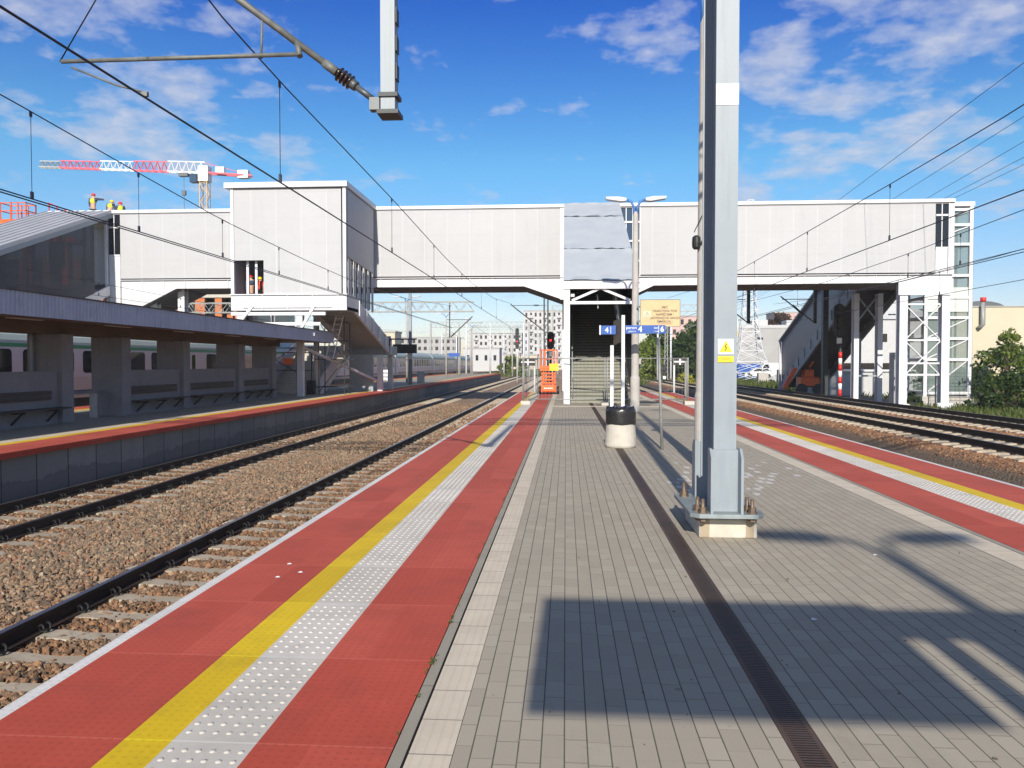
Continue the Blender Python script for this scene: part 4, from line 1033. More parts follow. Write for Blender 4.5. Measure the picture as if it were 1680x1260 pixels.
def cantilever(parent, xa, ya, za, s, lx, contact):
    """sloping tube on an insulator, horizontal registration tube and steady arm; s is the side it reaches to"""
    p0 = Vector((xa, ya, za)); d = Vector((s*.80, 0, .60)).normalized()
    b1 = MB(); b1.box(min(xa, xa+s*.1), max(xa, xa+s*.1), ya-.05, ya+.05, za-.06, za+.06); b1.tube([p0+d*.1, p0+d*.3], .03, 8); b1.tube([p0+d*.3, p0+d*.36], .05, 8); b1.build('bracket', M['galv_dark'], parent)
    b2 = MB(); prof = []
    for k in range(4):
        c = p0+d*(.36+.045*k); b2.tube([c, c+d*.012, c+d*.03], [.035, .075, .035], 12)
    b2.build('insulator', M['brown_ins'], parent)
    b3 = MB(); b3.tube([p0+d*.54, p0+d*lx], .034, 10); b3.tube([p0+d*.54, p0+d*.7], .045, 10); b3.build('cantilever_tube', M['weathered_zinc'], parent)
    at = p0+d*.98; e0 = at+Vector((0, -.06, -.1)); e1 = Vector((contact[0]-s*-.75*-1 if False else contact[0]+s*.85, ya-.06, contact[1]+.36))
    b4 = MB(); b4.tube([e0, e1], .022, 8); b4.tube([at+d*.5, at+d*.5+Vector((-s*.0, -.03, -.42))], .012, 6)
    b4.tube([at+d*.06, at+Vector((0, -.06, -.12))], .03, 8); b4.build('registration_tube', M['weathered_zinc'], parent)
    b5 = MB(); b5.tube([e1+Vector((-s*.1, 0, -.06)), (contact[0]+s*.3, ya-.05, contact[1]+.12), (contact[0], ya-.04, contact[1]+.04)], .011, 6)
    b5.box(contact[0]-.028, contact[0]+.028, ya-.06, ya-.02, contact[1]-.0, contact[1]+.045); b5.build('steady_arm', M['weathered_zinc'], parent)
    b6 = MB(); b6.tube([e1+Vector((s*.02, 0, 0)), e1+Vector((-s*.75, 0, 1.2)), p0+d*lx], .007, 5); b6.build('stay_wire', M['wire'], parent)
cantilever(ga, -1.82, 7.66, 4.22, -1, 3.9, (-4.19, 4.34))

def line(name_label, x, y0, y1, zc, zms, drops, zig=(.2, -.2), double=False):
    """contact wire, sagging messenger wire given as (y, z) knots, and droppers"""
    t = thing('overhead_line', name_label, 'overhead wire', (x, y0, 0), 'overhead lines along the tracks')
    xs = lambda y: x+zig[0]+(zig[1]-zig[0])*(y-7.5)/52
    def zc_(y): return zc
    q = MB(); ys = np.linspace(y0, y1, 24); q.tube([(xs(y), y, zc) for y in ys], .0115, 6)
    if double: q.tube([(xs(y)+.06, y, zc-.06) for y in ys], .0115, 6)
    q.build('contact_wire', M['wire'], t)
    ky = [k[0] for k in zms]; kz = [k[1] for k in zms]; zm = lambda y: float(np.interp(y, ky, kz))
    yy = np.linspace(ky[0], ky[-1], 70); q = MB(); q.tube([(xs(y), y, zm(y)) for y in yy], .0105, 6); q.build('messenger_wire', M['wire'], t)
    for y in drops:
        q = MB(); q.tube([(xs(y), y, zc), (xs(y), y, zm(y))], .0055, 5); q.box(xs(y)-.014, xs(y)+.014, y-.03, y+.03, zc, zc+.12); q.box(xs(y)-.012, xs(y)+.012, y-.025, y+.025, zm(y)-.09, zm(y)); q.build('dropper', M['wire'], t)
par = lambda ya, yb, zh, zl: [(ya+(yb-ya)*k/16, zl+(zh-zl)*(2*k/16-1)**2) for k in range(17)]
line('overhead line above the track along the central platform left edge, upper left of the view', -4.13, -10, 58, 4.33, [(-20, 6.4), (7.6, 6.15), (9., 5.92), (11.3, 5.8), (18.6, 5.62), (27, 5.3), (34, 5.2), (44, 5.35), (58, 6.1)], [11.3, 18.6, 24.5, 31, 38, 46], (-.06, .1))
line('overhead line above the track beside the roofed platform, crossing the stair tower front', -9.0, -10, 60, 4.45, [(-20, 6.4), (7.6, 6.2), (12., 5.96), (16, 5.68), (20, 5.42), (26.6, 5.22), (34, 5.1), (44, 5.3), (60, 6.1)], [12.7, 16, 20, 24, 29, 35, 43], (0, .2), True)
line('overhead line above the parked train, low on the far left', -22.2, 0, 110, 4.9, par(0, 110, 6.2, 5.4), [20, 28, 36, 44, 52, 62, 74, 88], (.1, -.1))
line('overhead line above the sunken track beside the central platform right edge', 7.75, -10, 60, 4.65, [(-20, 6.7), (7.6, 6.6), (14, 6.1), (19.5, 6.0), (28, 5.9), (36, 5.85), (48, 6.1), (60, 6.6)], [13, 19.6, 26, 33, 41], (.1, -.1))
line('overhead line above the nearer raised track on the right', 11.55, -10, 60, 4.58, [(-20, 6.2), (7.6, 6.1), (20, 5.6), (28, 5.38), (36, 5.3), (48, 5.5), (60, 6.1)], [20.3, 24, 27.5, 33, 40], (.1, -.1), True)
line('overhead line above the farther raised track on the right', 15.6, -10, 60, 4.54, [(-20, 6.2), (7.6, 6.1), (20, 5.75), (30, 5.55), (38, 5.5), (48, 5.6), (60, 6.1)], [27, 34, 42], (.1, -.1))
FE = [(16.2, .05, 'highest and leftmost'), (19.3, .054, 'second from the left'), (21.2, .06, 'third from the left'), (22.3, .04, 'fourth from the left'), (22.9, .028, 'rightmost')]
for k, (x, sl, w) in enumerate(FE):
    q = MB(); q.tube([(x, y, 11.5+sl*(46-y)) for y in np.linspace(-10, 120, 30)], .012, 5)
    tag(q.build('feeder_wire', M['wire']), f'thin feeder wire over the bridge at upper right, {w}', 'feeder wire', 'feeder wires on the right')

# ================================================================== things on the central platform
cp = thing('concrete_lamp_pole', 'tall round concrete pole with thick foot just behind the foreground column', 'lamp pole', (2.22, 12.85, 0))
MB().lathe((2.22, 12.85, 0), [(.135, 0), (.135, 1.15), (.118, 1.22), (.112, 2), (.085, 6.9), (.082, 7.1), (.05, 7.22)], 20).build('pole', M['pole_concrete'], cp)
for s in (-1, 1):
    q = MB(); q.tube([(2.22+s*.045, 12.85, 7.1), (2.22+s*.05, 12.85, 7.55), (2.22+s*.3, 12.85, 7.8), (2.22+s*.6, 12.85, 7.86)], .03, 8); q.build('arm', M['lamp_blue'], cp)
    q = MB(); q.ext([(2.22+s*.55, 7.82), (2.22+s*1.2, 7.9), (2.22+s*1.2, 7.98), (2.22+s*.55, 7.96)], 'y', 12.73, 12.97); q.build('lamp_head', M['lamp_grey'], cp)
hn = thing('loudspeaker', 'small round black loudspeaker strapped to the tall concrete pole', 'loudspeaker', (2.07, 12.8, 3.5))
MB().lathe((2.08, 12.74, 3.5), [(.04, 0), (.065, .03), (.07, .1), (.065, .19), (.03, .22)], 14).build('housing', M['black'], hn)
q = MB(); q.bar((2.05, 12.78, 3.78), (2.22, 12.7, 4.15), .012); q.box(2.07, 2.2, 12.69, 12.74, 3.6, 3.63); q.build('strap', M['black'], hn)

lm = thing('street_lamp', 'double armed blue and grey lamp on a concrete pole by the staircase entrance', 'street lamp', (2.42, 27.6, 0))
MB().lathe((2.42, 27.6, 0), [(.165, 0), (.165, 1.15), (.135, 1.25), (.13, 2.5), (.09, 6.85), (.05, 6.95)], 18).build('pole', M['pole_concrete'], lm)
for s in (-1, 1):
    q = MB(); q.tube([(2.42+s*.05, 27.6, 6.8), (2.42+s*.06, 27.6, 7.1), (2.42+s*.16, 27.6, 7.3), (2.42+s*.36, 27.6, 7.36)], .045, 8); q.build('arm', M['lamp_blue'], lm)
    q = MB(); q.ext([(2.42+s*.33, 7.31), (2.42+s*.5, 7.29), (2.42+s*1.02, 7.37), (2.42+s*1.05, 7.45), (2.42+s*.6, 7.45), (2.42+s*.33, 7.40)], 'y', 27.45, 27.75); q.build('lamp_head', M['lamp_grey'], lm)
l2 = copy_tree(lm); l2.location = (2.55, -6.8, 0); l2['label'] = 'double armed lamp behind the viewer whose shadow crosses the paving on the right'

tp = thing('sign_post', 'thin bare galvanised post standing alone in the paving', 'post', (1.86, 15.3, 0))
q = MB(); q.tube([(1.87, 15.33, 0), (1.79, 15.33, 2.18)], .029, 10); q.build('shaft', M['galvanised'], tp)
q = MB(); q.tube([(1.79, 15.3, 2.05), (1.74, 15.3, 2.14)], .012, 6); q.tube([(1.79, 15.3, 2.1), (1.83, 15.3, 2.2)], .012, 6); q.tube([(1.7, 15.3, 2.3), (2.1, 15.3, 2.08)], .004, 5); q.build('cut_brackets', M['galvanised'], tp)

bn = thing('litter_bin', 'round concrete litter bin lined with a black plastic bag', 'litter bin', (1.1, 15.75, 0))
MB().lathe((1.1, 15.75, 0), [(.275, 0), (.30, .02), (.312, .05), (.305, .25), (.272, .6), (.262, .62), (.2, .6)], 28).build('tub', M['pale_concrete'], bn)
q = MB(); n = 40; V = []; Fs = []
prof = [(.297, .47), (.302, .50), (.296, .58), (.30, .68), (.298, .74), (.285, .785), (.26, .805), (.2, .79), (.1, .77)]
for j, (r, z) in enumerate(prof):
    for i in range(n):
        a = 2*math.pi*i/n; w = math.sin(a*7+j)*.5+math.sin(a*13+2*j)*.5
        V.append((1.1+(r+.007*w)*math.cos(a), 15.75+(r+.007*w)*math.sin(a), z+.008*math.sin(a*5)+(.022*w if j > 4 else .006*w)))
for j in range(len(prof)-1):
    for i in range(n): k = (i+1) % n; Fs.append((j*n+i, j*n+k, (j+1)*n+k, (j+1)*n+i))
Fs.append(tuple((len(prof)-1)*n+i for i in range(n))); q.add(V, Fs, 0, True); q.build('bin_bag', M['black_plastic'], bn)

sg = thing('platform_sign', 'blue platform number sign reading 4 and 6 on two white posts', 'sign', (1.9, 26.5, 0))
for x, h in ((1.55, 2.28), (1.92, 3.29)): MB().box(x-.055, x+.055, 26.44, 26.56, 0, h).build('post', M['white_steel'], sg)
q = MB(); q.add([(1.6, 26.5, 2.28), (1.87, 26.47, 2.40), (1.87, 26.47, 3.2), (1.6, 26.5, 3.1), (1.6, 26.54, 2.28), (1.87, 26.51, 2.40), (1.87, 26.51, 3.2), (1.6, 26.54, 3.1)], [(0, 1, 2, 3), (7, 6, 5, 4), (0, 4, 5, 1), (1, 5, 6, 2), (2, 6, 7, 3), (3, 7, 4, 0)])
q.build('display_case', M['window_dark'], sg)
bl = MB().box(1.14, 1.66, 26.2, 26.3, 2.64, 2.93).build('board', M['sign_blue'], sg); MB().box(1.12, 1.16, 26.19, 26.31, 2.63, 2.94).build('edge', M['white_paint'], bl)
text_mesh('lettering', '4', .24, (1.36, 26.19, 2.775), M['ink_white'], bl, bold=.004)
MB().box(1.485, 1.50, 26.19, 26.197, 2.66, 2.9).build('divider', M['ink_white'], bl)
br_ = MB().box(1.98, 3.29, 26.2, 26.3, 2.665, 2.94).build('board', M['sign_blue'], sg)
text_mesh('lettering', 'peron', .145, (2.17, 26.19, 2.855), M['ink_white'], br_); text_mesh('lettering', 'platform', .075, (2.2, 26.19, 2.735), M['ink_white'], br_)
text_mesh('lettering', '4', .27, (2.46, 26.19, 2.80), M['ink_white'], br_, bold=.004); text_mesh('lettering', '6', .24, (3.18, 26.19, 2.80), M['ink_white'], br_, bold=.004)
text_mesh('lettering', 'tor', .11, (2.98, 26.19, 2.85), M['ink_white'], br_); text_mesh('lettering', 'track', .075, (2.98, 26.19, 2.735), M['ink_white'], br_)
MB().box(3.06, 3.075, 26.19, 26.197, 2.68, 2.925).build('divider', M['ink_white'], br_)

hv = thing('warning_sign', 'yellow high voltage warning sign with black Polish lettering beside the lamp', 'warning sign', (2.6, 27.2, 2.9))
bo = MB(); bo.box(2.575, 3.91, 27.3, 27.32, 2.95, 3.86); bo = bo.build('board', M['hv_yellow'], hv)
q = MB()
for x0, x1, z0, z1 in ((2.56, 3.925, 3.86, 3.875), (2.56, 3.925, 2.935, 2.95), (2.56, 2.575, 2.95, 3.86), (3.91, 3.925, 2.95, 3.86)): q.box(x0, x1, 27.29, 27.33, z0, z1)
q.build('frame', M['galv_dark'], hv)
q = MB(); q.box(2.45, 3.0, 27.34, 27.38, 3.6, 3.66); q.box(2.45, 3.0, 27.34, 27.38, 3.1, 3.16); q.build('bracket', M['galv_dark'], hv)
for k, ln in enumerate(('SIEĆ', 'TRAKCYJNA POD', 'NAPIĘCIEM !', 'DOTKNIĘCIE GROZI', 'ŚMIERCIĄ !')):
    text_mesh('lettering', ln, .108, (3.40, 27.297, 3.60-k*.122), M['ink'], bo, bold=.0015)
MB().box(3.17, 3.63, 27.293, 27.299, 3.03, 3.042).build('underline', M['red_paint'], bo)
q = MB(); q.box(2.67, 2.92, 27.294, 27.299, 3.24, 3.47); q.build('pictogram', mat('picto_ground', (.74, .62, .42), .5, bump=0), bo)
q = MB()
T3 = [Vector((2.695, 27.292, 3.27)), Vector((2.895, 27.292, 3.27)), Vector((2.795, 27.292, 3.45))]
for k in range(3): q.bar(T3[k], T3[(k+1) % 3], .004, .012)
q.bar((2.81, 27.292, 3.40), (2.775, 27.292, 3.35), .004, .012); q.bar((2.775, 27.292, 3.35), (2.815, 27.292, 3.34), .004, .012); q.bar((2.815, 27.292, 3.34), (2.785, 27.292, 3.285), .004, .012)
q.build('bolt_triangle', M['ink'], bo)

# stickers on the gantry column
def sticker(name, label, x0, x1, z0, z1, y, zb0, zb1):
    t = thing(name, label, 'warning sticker', ((x0+x1)/2, y, zb0))
    MB().box(x0, x1, y-.002, y, z0, z1).build('plate', M['white_paint'], t)
    c = (x0+x1)/2; w = (x1-x0)*.42; q = MB()
    q.add([(c-w, y-.004, z0+.022), (c+w, y-.004, z0+.022), (c, y-.004, z1-.014), (c-w, y-.002, z0+.022), (c+w, y-.002, z0+.022), (c, y-.002, z1-.014)], [(0, 1, 2), (5, 4, 3), (0, 3, 4, 1), (1, 4, 5, 2), (2, 5, 3, 0)]); q.build('triangle', M['yellow_paint'], t)
    q = MB(); k = (z1-z0); q.bar((c+.006, y-.005, z0+.105*k/.15), (c-.008, y-.005, z0+.07*k/.15), .003, .008); q.bar((c-.008, y-.005, z0+.072*k/.15), (c+.007, y-.005, z0+.066*k/.15), .003, .007); q.bar((c+.007, y-.005, z0+.068*k/.15), (c-.005, y-.005, z0+.034*k/.15), .003, .008); q.build('bolt', M['ink'], t)
    MB().box(x0, x1, y-.002, y, zb0, zb1).build('text_plate', M['yellow_paint'], t)
    q = MB()
    for zz in (zb0+.035, zb0+.022): q.box(x0+.035, x1-.035, y-.003, y-.0022, zz, zz+.003)
    q.build('small_print', M['ink'], t)
sticker('warning_sticker', 'white and yellow high voltage triangle sticker on the front of the foreground column', 1.452, 1.60, 1.765, 1.912, 7.612, 1.690, 1.748)
t = thing('warning_sticker', 'white and yellow sticker wrapped on the right flange edge of the foreground column', 'warning sticker', (1.634, 7.9, 1.9))
MB().box(1.633, 1.637, 7.6135, 7.66, 1.99, 2.10).build('plate', M['white_paint'], t); MB().box(1.633, 1.637, 7.6135, 7.66, 1.94, 1.985).build('text_plate', M['yellow_paint'], t)

# mobile fence across the platform
fl = [((-1.75, 32.0), (1.62, 31.5), 'mobile mesh fence panel in front of the staircase'), ((1.62, 31.5), (4.98, 32.3), 'mobile mesh fence panel right of the staircase'), ((-1.75, 32.0), (-1.4, 39.5), 'mobile mesh fence panel running back beside the orange lift'), ((4.98, 32.3), (5.4, 36.0), 'mobile mesh fence panel turned back along the right platform edge')]
for (ax, ay), (bx, by), lab in fl:
    t = thing('mobile_fence', lab, 'fence', ((ax+bx)/2, (ay+by)/2, 0), 'mobile fence panels')
    L = math.hypot(bx-ax, by-ay); ux, uy = (bx-ax)/L, (by-ay)/L
    P = lambda s, z: (ax+ux*s, ay+uy*s, z)
    q = MB()
    for s in (.05, L-.05): q.tube([P(s, .1), P(s, 1.92)], .021, 8)
    for z in (.22, 1.88): q.tube([P(.05, z), P(L-.05, z)], .02, 8)
    q.build('frame', M['galvanised'], t)
    q = MB()
    for s in np.arange(.2, L, .15): q.bar(P(s, .22), P(s, 1.88), .0035)
    for z in (.6, 1.1, 1.5): q.bar(P(.05, z), P(L-.05, z), .004)
    q.build('mesh', M['galvanised'], t)
for x, y, lab in ((-1.62, 32.0, 'concrete fence foot on the yellow line on the left'), (1.62, 31.5, 'concrete fence foot in front of the staircase'), (5.0, 32.3, 'concrete fence foot on the white tactile strip on the right')):
    tag(MB().box(x-.2, x+.2, y-.32, y+.12, 0, .15).build('fence_foot', M['pale_concrete'], bevel=.015), lab, 'fence foot', 'concrete feet of the mobile fence')

# orange scissor lift
sl = thing('scissor_lift', 'orange scissor lift with empty guard-railed platform parked beside the staircase', 'scissor lift', (-.92, 43.1, 0))
x0, x1, y0, y1 = -1.47, -.37, 42.4, 44.0
q = MB(); q.box(x0+.13, x1-.13, y0, y1, .12, .52); q.box(x0+.2, x1-.2, y0-.05, y0, .16, .42); q.build('chassis', M['orange'], sl, bevel=.02)
for x in (x0, x1-.13):
    for y in (y0+.3, y1-.3): MB().ext([(y+.2*math.cos(a), .2+.2*math.sin(a)) for a in np.linspace(0, 2*math.pi, 16, endpoint=False)], 'x', x, x+.13).build('wheel', M['rubber'], sl)
q = MB()
for k in range(4):
    z = .56+k*.17
    for x in (x0+.2, x1-.3):
        q.bar((x, y0+.1, z), (x, y1-.1, z+.15), .07, .09); q.bar((x+.08, y0+.1, z+.15), (x+.08, y1-.1, z), .06, .09)
    q.box(x0+.15, x1-.15, y0+.06, y0+.16, z+.02, z+.1)
q.build('scissor_arms', M['orange'], sl)
q = MB(); q.box(x0+.08, x1-.08, y0, y1, 1.27, 1.38); q.box(x0+.06, x1-.06, y0-.02, y0+.02, 1.38, 1.55); q.build('work_platform', M['orange'], sl)
q = MB()
for x in (x0+.08, x0+.3, x1-.3, x1-.13):
    for y in (y0, y1-.05): q.box(x, x+.05, y, y+.05, 1.38, 2.42)
for z in (1.9, 2.38):
    for y in (y0, y1-.05): q.box(x0+.08, x1-.08, y, y+.05, z, z+.05)
    for x in (x0+.08, x1-.13): q.box(x, x+.05, y0+.05, y1-.05, z, z+.05)
q.build('guard_rail', M['orange'], sl)
MB().box(x1-.5, x1-.01, y0-.06, y0-.03, 1.28, 1.66).build('notice_board', M['yellow_paint'], sl); MB().box(x1-.5, x1-.2, y0+.1, y0+.3, 2.05, 2.3).build('control_box', M['galv_dark'], sl)
# faint white mark on chassis
q = MB()
for k in range(5): q.box(x0+.3+k*.1, x0+.37+k*.1, y0-.053, y0-.051, .3, .36)
q.build('white_mark', M['white_paint'], sl)

def cross_board(x0, x1, z0, z1, y, px, label, zbase=-.9):
    t = thing('signal_board', label, 'signal board', ((x0+x1)/2, y, zbase))
    MB().box(x0, x1, y, y+.03, z0, z1).build('board', M['black'], t); xm = (x0+x1)/2; zm = (z0+z1)/2
    q = MB(); q.box(x0+.03, x1-.03, y-.012, y-.001, zm-.045, zm+.045); q.box(xm-.05, xm+.05, y-.012, y-.001, zm+.046, z1-.02); q.box(xm-.05, xm+.05, y-.012, y-.001, z0+.02, zm-.046); q.build('white_cross', M['white_paint'], t)
    MB().tube([(px, y+.06, zbase), (px, y+.06, z1)], .06, 8).build('post', M['white_steel'], t)
cross_board(-2.75, -1.86, 1.53, 1.98, 48, -1.9, 'black board with white cross left of the orange scissor lift')
cross_board(6.52, 7.3, 1.57, 1.98, 48, 6.56, 'black board with white cross beyond the platform on the right')
# ================================================================== masts, signals, gantries farther off
def lattice(q, p, r, h, n, w=.05, chord=.09, dy=.0):
    """plane lattice beam from p to r (lower chord), height h"""
    p = Vector(p); r = Vector(r); up = Vector((0, 0, h)); q.bar(p, r, chord); q.bar(p+up, r+up, chord)
    for k in range(n):
        a = p.lerp(r, k/n); c = p.lerp(r, (k+1)/n); m = p.lerp(r, (k+.5)/n)+up; q.bar(a, m, w); q.bar(m, c, w)
g2 = thing('catenary_gantry', 'slim catenary gantry over the left tracks beyond the bridge, dark mast by the blue display', 'gantry', (-12.2, 61, 0))
MB().tube([(-12.2, 61, 0), (-12.2, 61, 7.2)], [.16, .12], 8).build('mast', M['grey_steel'], g2)
MB().box(-12.35, -12.05, 60.8, 61.2, 2.0, 2.6).build('band', M['white_paint'], g2)
q = MB(); lattice(q, (-32, 61, 5.75), (-7.2, 61, 5.75), .75, 22, .04, .07); lattice(q, (-32, 61.7, 5.75), (-7.2, 61.7, 5.75), .75, 22, .04, .07); q.build('beam', M['galvanised'], g2)
q = MB(); q.bar((-9.1, 61.2, 3.7), (-9.1, 61.2, 6.4), .08); q.build('hanger', M['dark_steel'], g2)
q = MB(); q.bar((-9.0, 61.2, 3.75), (-7.3, 61.2, 5.35), .08); q.bar((-9.3, 61.2, 5.1), (-7.4, 61.2, 5.1), .05); q.build('cantilever_tube', M['dark_steel'], g2)
g3 = thing('catenary_gantry', 'lattice catenary gantry with dark mast and hangers seen beneath the bridge on the right', 'gantry', (17.6, 54.8, -.4))
MB().box(17.45, 17.8, 54.6, 55., -.8, 7.6).build('mast', M['dark_steel'], g3)
q = MB(); lattice(q, (4.2, 54.6, 6.75), (17.7, 54.6, 6.75), .75, 16, .04, .07); lattice(q, (4.2, 55.2, 6.75), (17.7, 55.2, 6.75), .75, 16, .04, .07); q.build('beam', M['galv_dark'], g3)
for xh, s in ((12.5, -1), (16.95, -1)):
    MB().box(xh-.1, xh+.1, 54.7, 54.9, 4.4, 6.75).build('hanger', M['dark_steel'], g3)
    q = MB(); q.bar((xh-.1, 54.8, 4.5), (xh+s*2.3, 54.8, 6.25), .07); q.bar((xh+s*2.2, 54.8, 6.05), (xh-.2, 54.8, 6.05), .05); q.bar((xh+s*1.5, 54.8, 5.65), (xh+s*.9, 54.8, 5.1), .12); q.build('cantilever_tube', M['dark_steel'], g3)
g4 = thing('catenary_mast', 'dark twin mast with slanting tube left of the staircase, behind the orange lift', 'mast', (-1.6, 64, -.9))
for x in (-1.75, -1.45): MB().box(x-.06, x+.06, 63.9, 64.1, -.9, 9).build('mast_leg', M['dark_steel'], g4)
q = MB(); q.bar((-1.75, 64, 4.3), (-4.5, 64, 6.5), .1); q.bar((-1.6, 64, 6.4), (-4.4, 64, 6.4), .05); q.bar((-2.6, 64, 6.4), (-2.2, 64, 6.4), .12); q.build('cantilever_tube', M['dark_steel'], g4)

def signal(x, y, zb, z0, z1, label, w=.62, pole='dark_steel', bands=False, red=None, plate=True):
    t = thing('railway_signal', label, 'signal', (x, y, zb), 'railway light signals')
    n = 10; r = w/2
    prof = [(x+r*math.cos(a), z1-r+r*math.sin(a)) for a in np.linspace(0, math.pi, n)]+[(x+r*math.cos(a), z0+r+r*math.sin(a)) for a in np.linspace(math.pi, 2*math.pi, n)]
    h = MB().ext(prof, 'y', y, y+.08).build('head', M['black'], t)
    k = max(3, int((z1-z0)/.36))
    for i in range(k):
        zc = z0+r*.75+(z1-z0-1.5*r)*i/(k-1); q = MB(); q.tube([(x, y-.2, zc), (x, y, zc)], w*.24, 10); q.build('visor', M['black'], h)
        if red == i:
            lf_ = MB(); lf_.tube([(x, y-.215, zc), (x, y-.205, zc)], w*.17, 10); lf_.build('lamp', M['red_light'], h)
    if plate: MB().box(x-.16, x+.16, y-.02, y, z0-.42, z0-.06).build('number_plate', M['white_paint'], t)
    MB().tube([(x+(.12 if bands else 0), y+.14, zb), (x+(.12 if bands else 0), y+.14, z1-.3)], .09, 8).build('pole', M[pole], t)
    if bands:
        for i in range(7): MB().tube([(x+.12, y+.14, zb+.35+i*.4), (x+.12, y+.14, zb+.35+(i+1)*.4-.002)], .115, 10).build('band', M['red_paint'] if i % 2 == 0 else M['white_paint'], t)
        q = MB(); q.bar((x-.3, y+.1, z0), (x+.12, y+.14, z0-.75), .04); q.bar((x+.7, y+.1, z0+.1), (x+.12, y+.14, z0-.75), .04); q.build('bracket', M['dark_steel'], t)
    return t
signal(17.3, 51, -.75, 3.35, 5.45, 'large black signal on a red and white banded post before the right stairs', .72, bands=True)
signal(-1.15, 60, -.9, 2.75, 4.1, 'signal showing red above the orange scissor lift', .55, red=1)
signal(-6.5, 105, -.9, 3.6, 6.4, 'tall narrow signal on a white post between the tracks before the apartment block', .5, pole='white_steel', red=2)
signal(19.6, 125, -.9, 4.6, 8.2, 'signal standing before the trees below the yellow warning sign', .9, plate=True)
signal(11.2, 90, -.9, .3, 1.6, 'small signal low by the track end right of the staircase post', .5, plate=True)
signal(4.6, 100, -.9, .2, 1.5, 'dwarf signal half hidden at the staircase right post', .5)

MA = [(-17.5, 128, 8.5), (-16.3, 128, 9.2), (-21, 150, 8.), (-18.2, 150, 8.4), (-13.5, 140, 9.), (-12.6, 160, 8.6), (-10.2, 150, 8.3), (-9.3, 190, 9.), (-7.4, 138, 8.8), (-6.6, 210, 10), (-4.9, 170, 9.), (-3.9, 240, 10), (-3.2, 145, 8.), (-27, 170, 9), (-24, 200, 9), (-30, 210, 9.5), (-1.9, 190, 9.), (-11.4, 220, 9), (-8.3, 250, 10), (-5.8, 260, 9.5), (-14.6, 240, 10), (-19.5, 260, 9.5), (-3., 290, 10), (-12.2, 300, 11), (-22.5, 290, 10), (-7., 300, 10)]
for k, (x, y, h) in enumerate(MA):
    t = thing('catenary_mast', 'pale slim catenary mast in the far thicket of masts between the platforms', 'mast', (x, y, -.95), 'far masts between the platforms')
    MB().tube([(x, y, -.95), (x, y, h)], [.17, .11], 6).build('shaft', M['white_steel'] if k % 3 else M['pole_concrete'], t)
    s = 1 if k % 2 else -1; q = MB()
    q.bar((x, y, h-2.5), (x+s*2.6, y, h-.8), .06); q.bar((x, y, h-.9), (x+s*2.6, y, h-.9), .05); q.build('arm', M['galv_dark'], t)
for x, y, h, lab in ((13.9, 105, 8.5, 'white mast by the trees, left of the concrete pole'), (11.6, 100, 8, 'thin white mast in front of the left tree'), (16.2, 78, 1.9, 'short white post on the grass right of the cross board')):
    tag(MB().tube([(x, y, -.9), (x, y, h)], [.14, .1], 8).build('mast', M['white_steel']), lab, 'mast')
q = thing('catenary_mast', 'grey lattice mast with bracket beside the thin bare post', 'mast', (12.4, 98, -.9))
b = MB()
for dx in (-.2, .2): b.bar((12.4+dx, 98, -.9), (12.4+dx*.6, 98, 7), .08)
for k in range(14): b.bar((12.4-.2*(1-k*.03), 98, -.9+k*.55), (12.4+.2*(1-k*.03), 98, -.35+k*.55), .04)
b.build('shaft', M['galvanised'], q); b = MB(); b.bar((12.4, 98, 5.), (16, 98, 6.4), .07); b.bar((12.4, 98, 6.4), (16, 98, 6.4), .05); b.build('arm', M['galv_dark'], q)
for xa, xb, y, z, lab in ((-26, -7, 150, 8.6, 'far lattice gantry across the left tracks, nearer of two'), (-24, -4, 200, 10.2, 'far lattice gantry across the left tracks, the more distant'), (-2, 25, 120, 9.5, 'far lattice gantry beyond the right tracks under the bridge')):
    t = thing('catenary_gantry', lab, 'gantry', ((xa+xb)/2, y, -.9)); q = MB(); lattice(q, (xa, y, z), (xb, y, z), 1., 20, .06, .1); q.build('beam', M['galvanised'], t)
    for x in (xa, xb): MB().box(x-.15, x+.15, y-.15, y+.15, -.95, z+1).build('mast', M['galvanised'], t)
lp1 = post_lamp(-9.0, 150, 8.5, 'pale double lamp beyond the end of the roofed platform', grp='double lamps beyond the platform ends'); post_lamp(-12.0, 170, 9., 'second pale double lamp beyond the platform end, more distant', grp='double lamps beyond the platform ends')

# ================================================================== buildings
def building(label, x0, x1, y0, y1, z0, z1, cols, rows, wall, name='apartment_building', ww=.5, wh=.5, wm='window_dark', balc=False, zf=1.5, roof=True, cat='building', skip=0.):
    t = thing(name, label, cat, ((x0+x1)/2, (y0+y1)/2, z0))
    MB().box(x0, x1, y0, y1, z0, z1).build('wall', M[wall], t)
    if roof: MB().box(x0-.2, x1+.2, y0-.2, y1+.2, z1+.002, z1+.45).build('roof', M['render_grey'], t)
    cw = (x1-x0)/cols; rh = (z1-z0-zf)/rows; wdg = bal = None; rr = random.Random(int(abs(x0*10)))
    for i in range(cols):
        for j in range(rows):
            if rr.random() < skip: continue
            cx = x0+(i+.5)*cw; cz = z0+zf+(j+.5)*rh
            if wdg is None:
                wdg = MB().box(cx-cw*ww/2, cx+cw*ww/2, y0-.05, y0-.005, cz-rh*wh/2, cz+rh*wh/2).build('window', M[wm], t); c_ = (cx, cz)
            else:
                o = wdg.copy(); COL.objects.link(o); o.parent = t; o.location = (cx-c_[0], 0, cz-c_[1])
            if balc and i % 3 == 1:
                if bal is None: bal = MB().box(cx-cw*.45, cx+cw*.45, y0-1.1, y0-.06, cz-rh*.5, cz-rh*.12).build('balcony', M['render_white'], t); b_ = (cx, cz)
                else:
                    o = bal.copy(); COL.objects.link(o); o.parent = t; o.location = (cx-b_[0], 0, cz-b_[1])
    return t
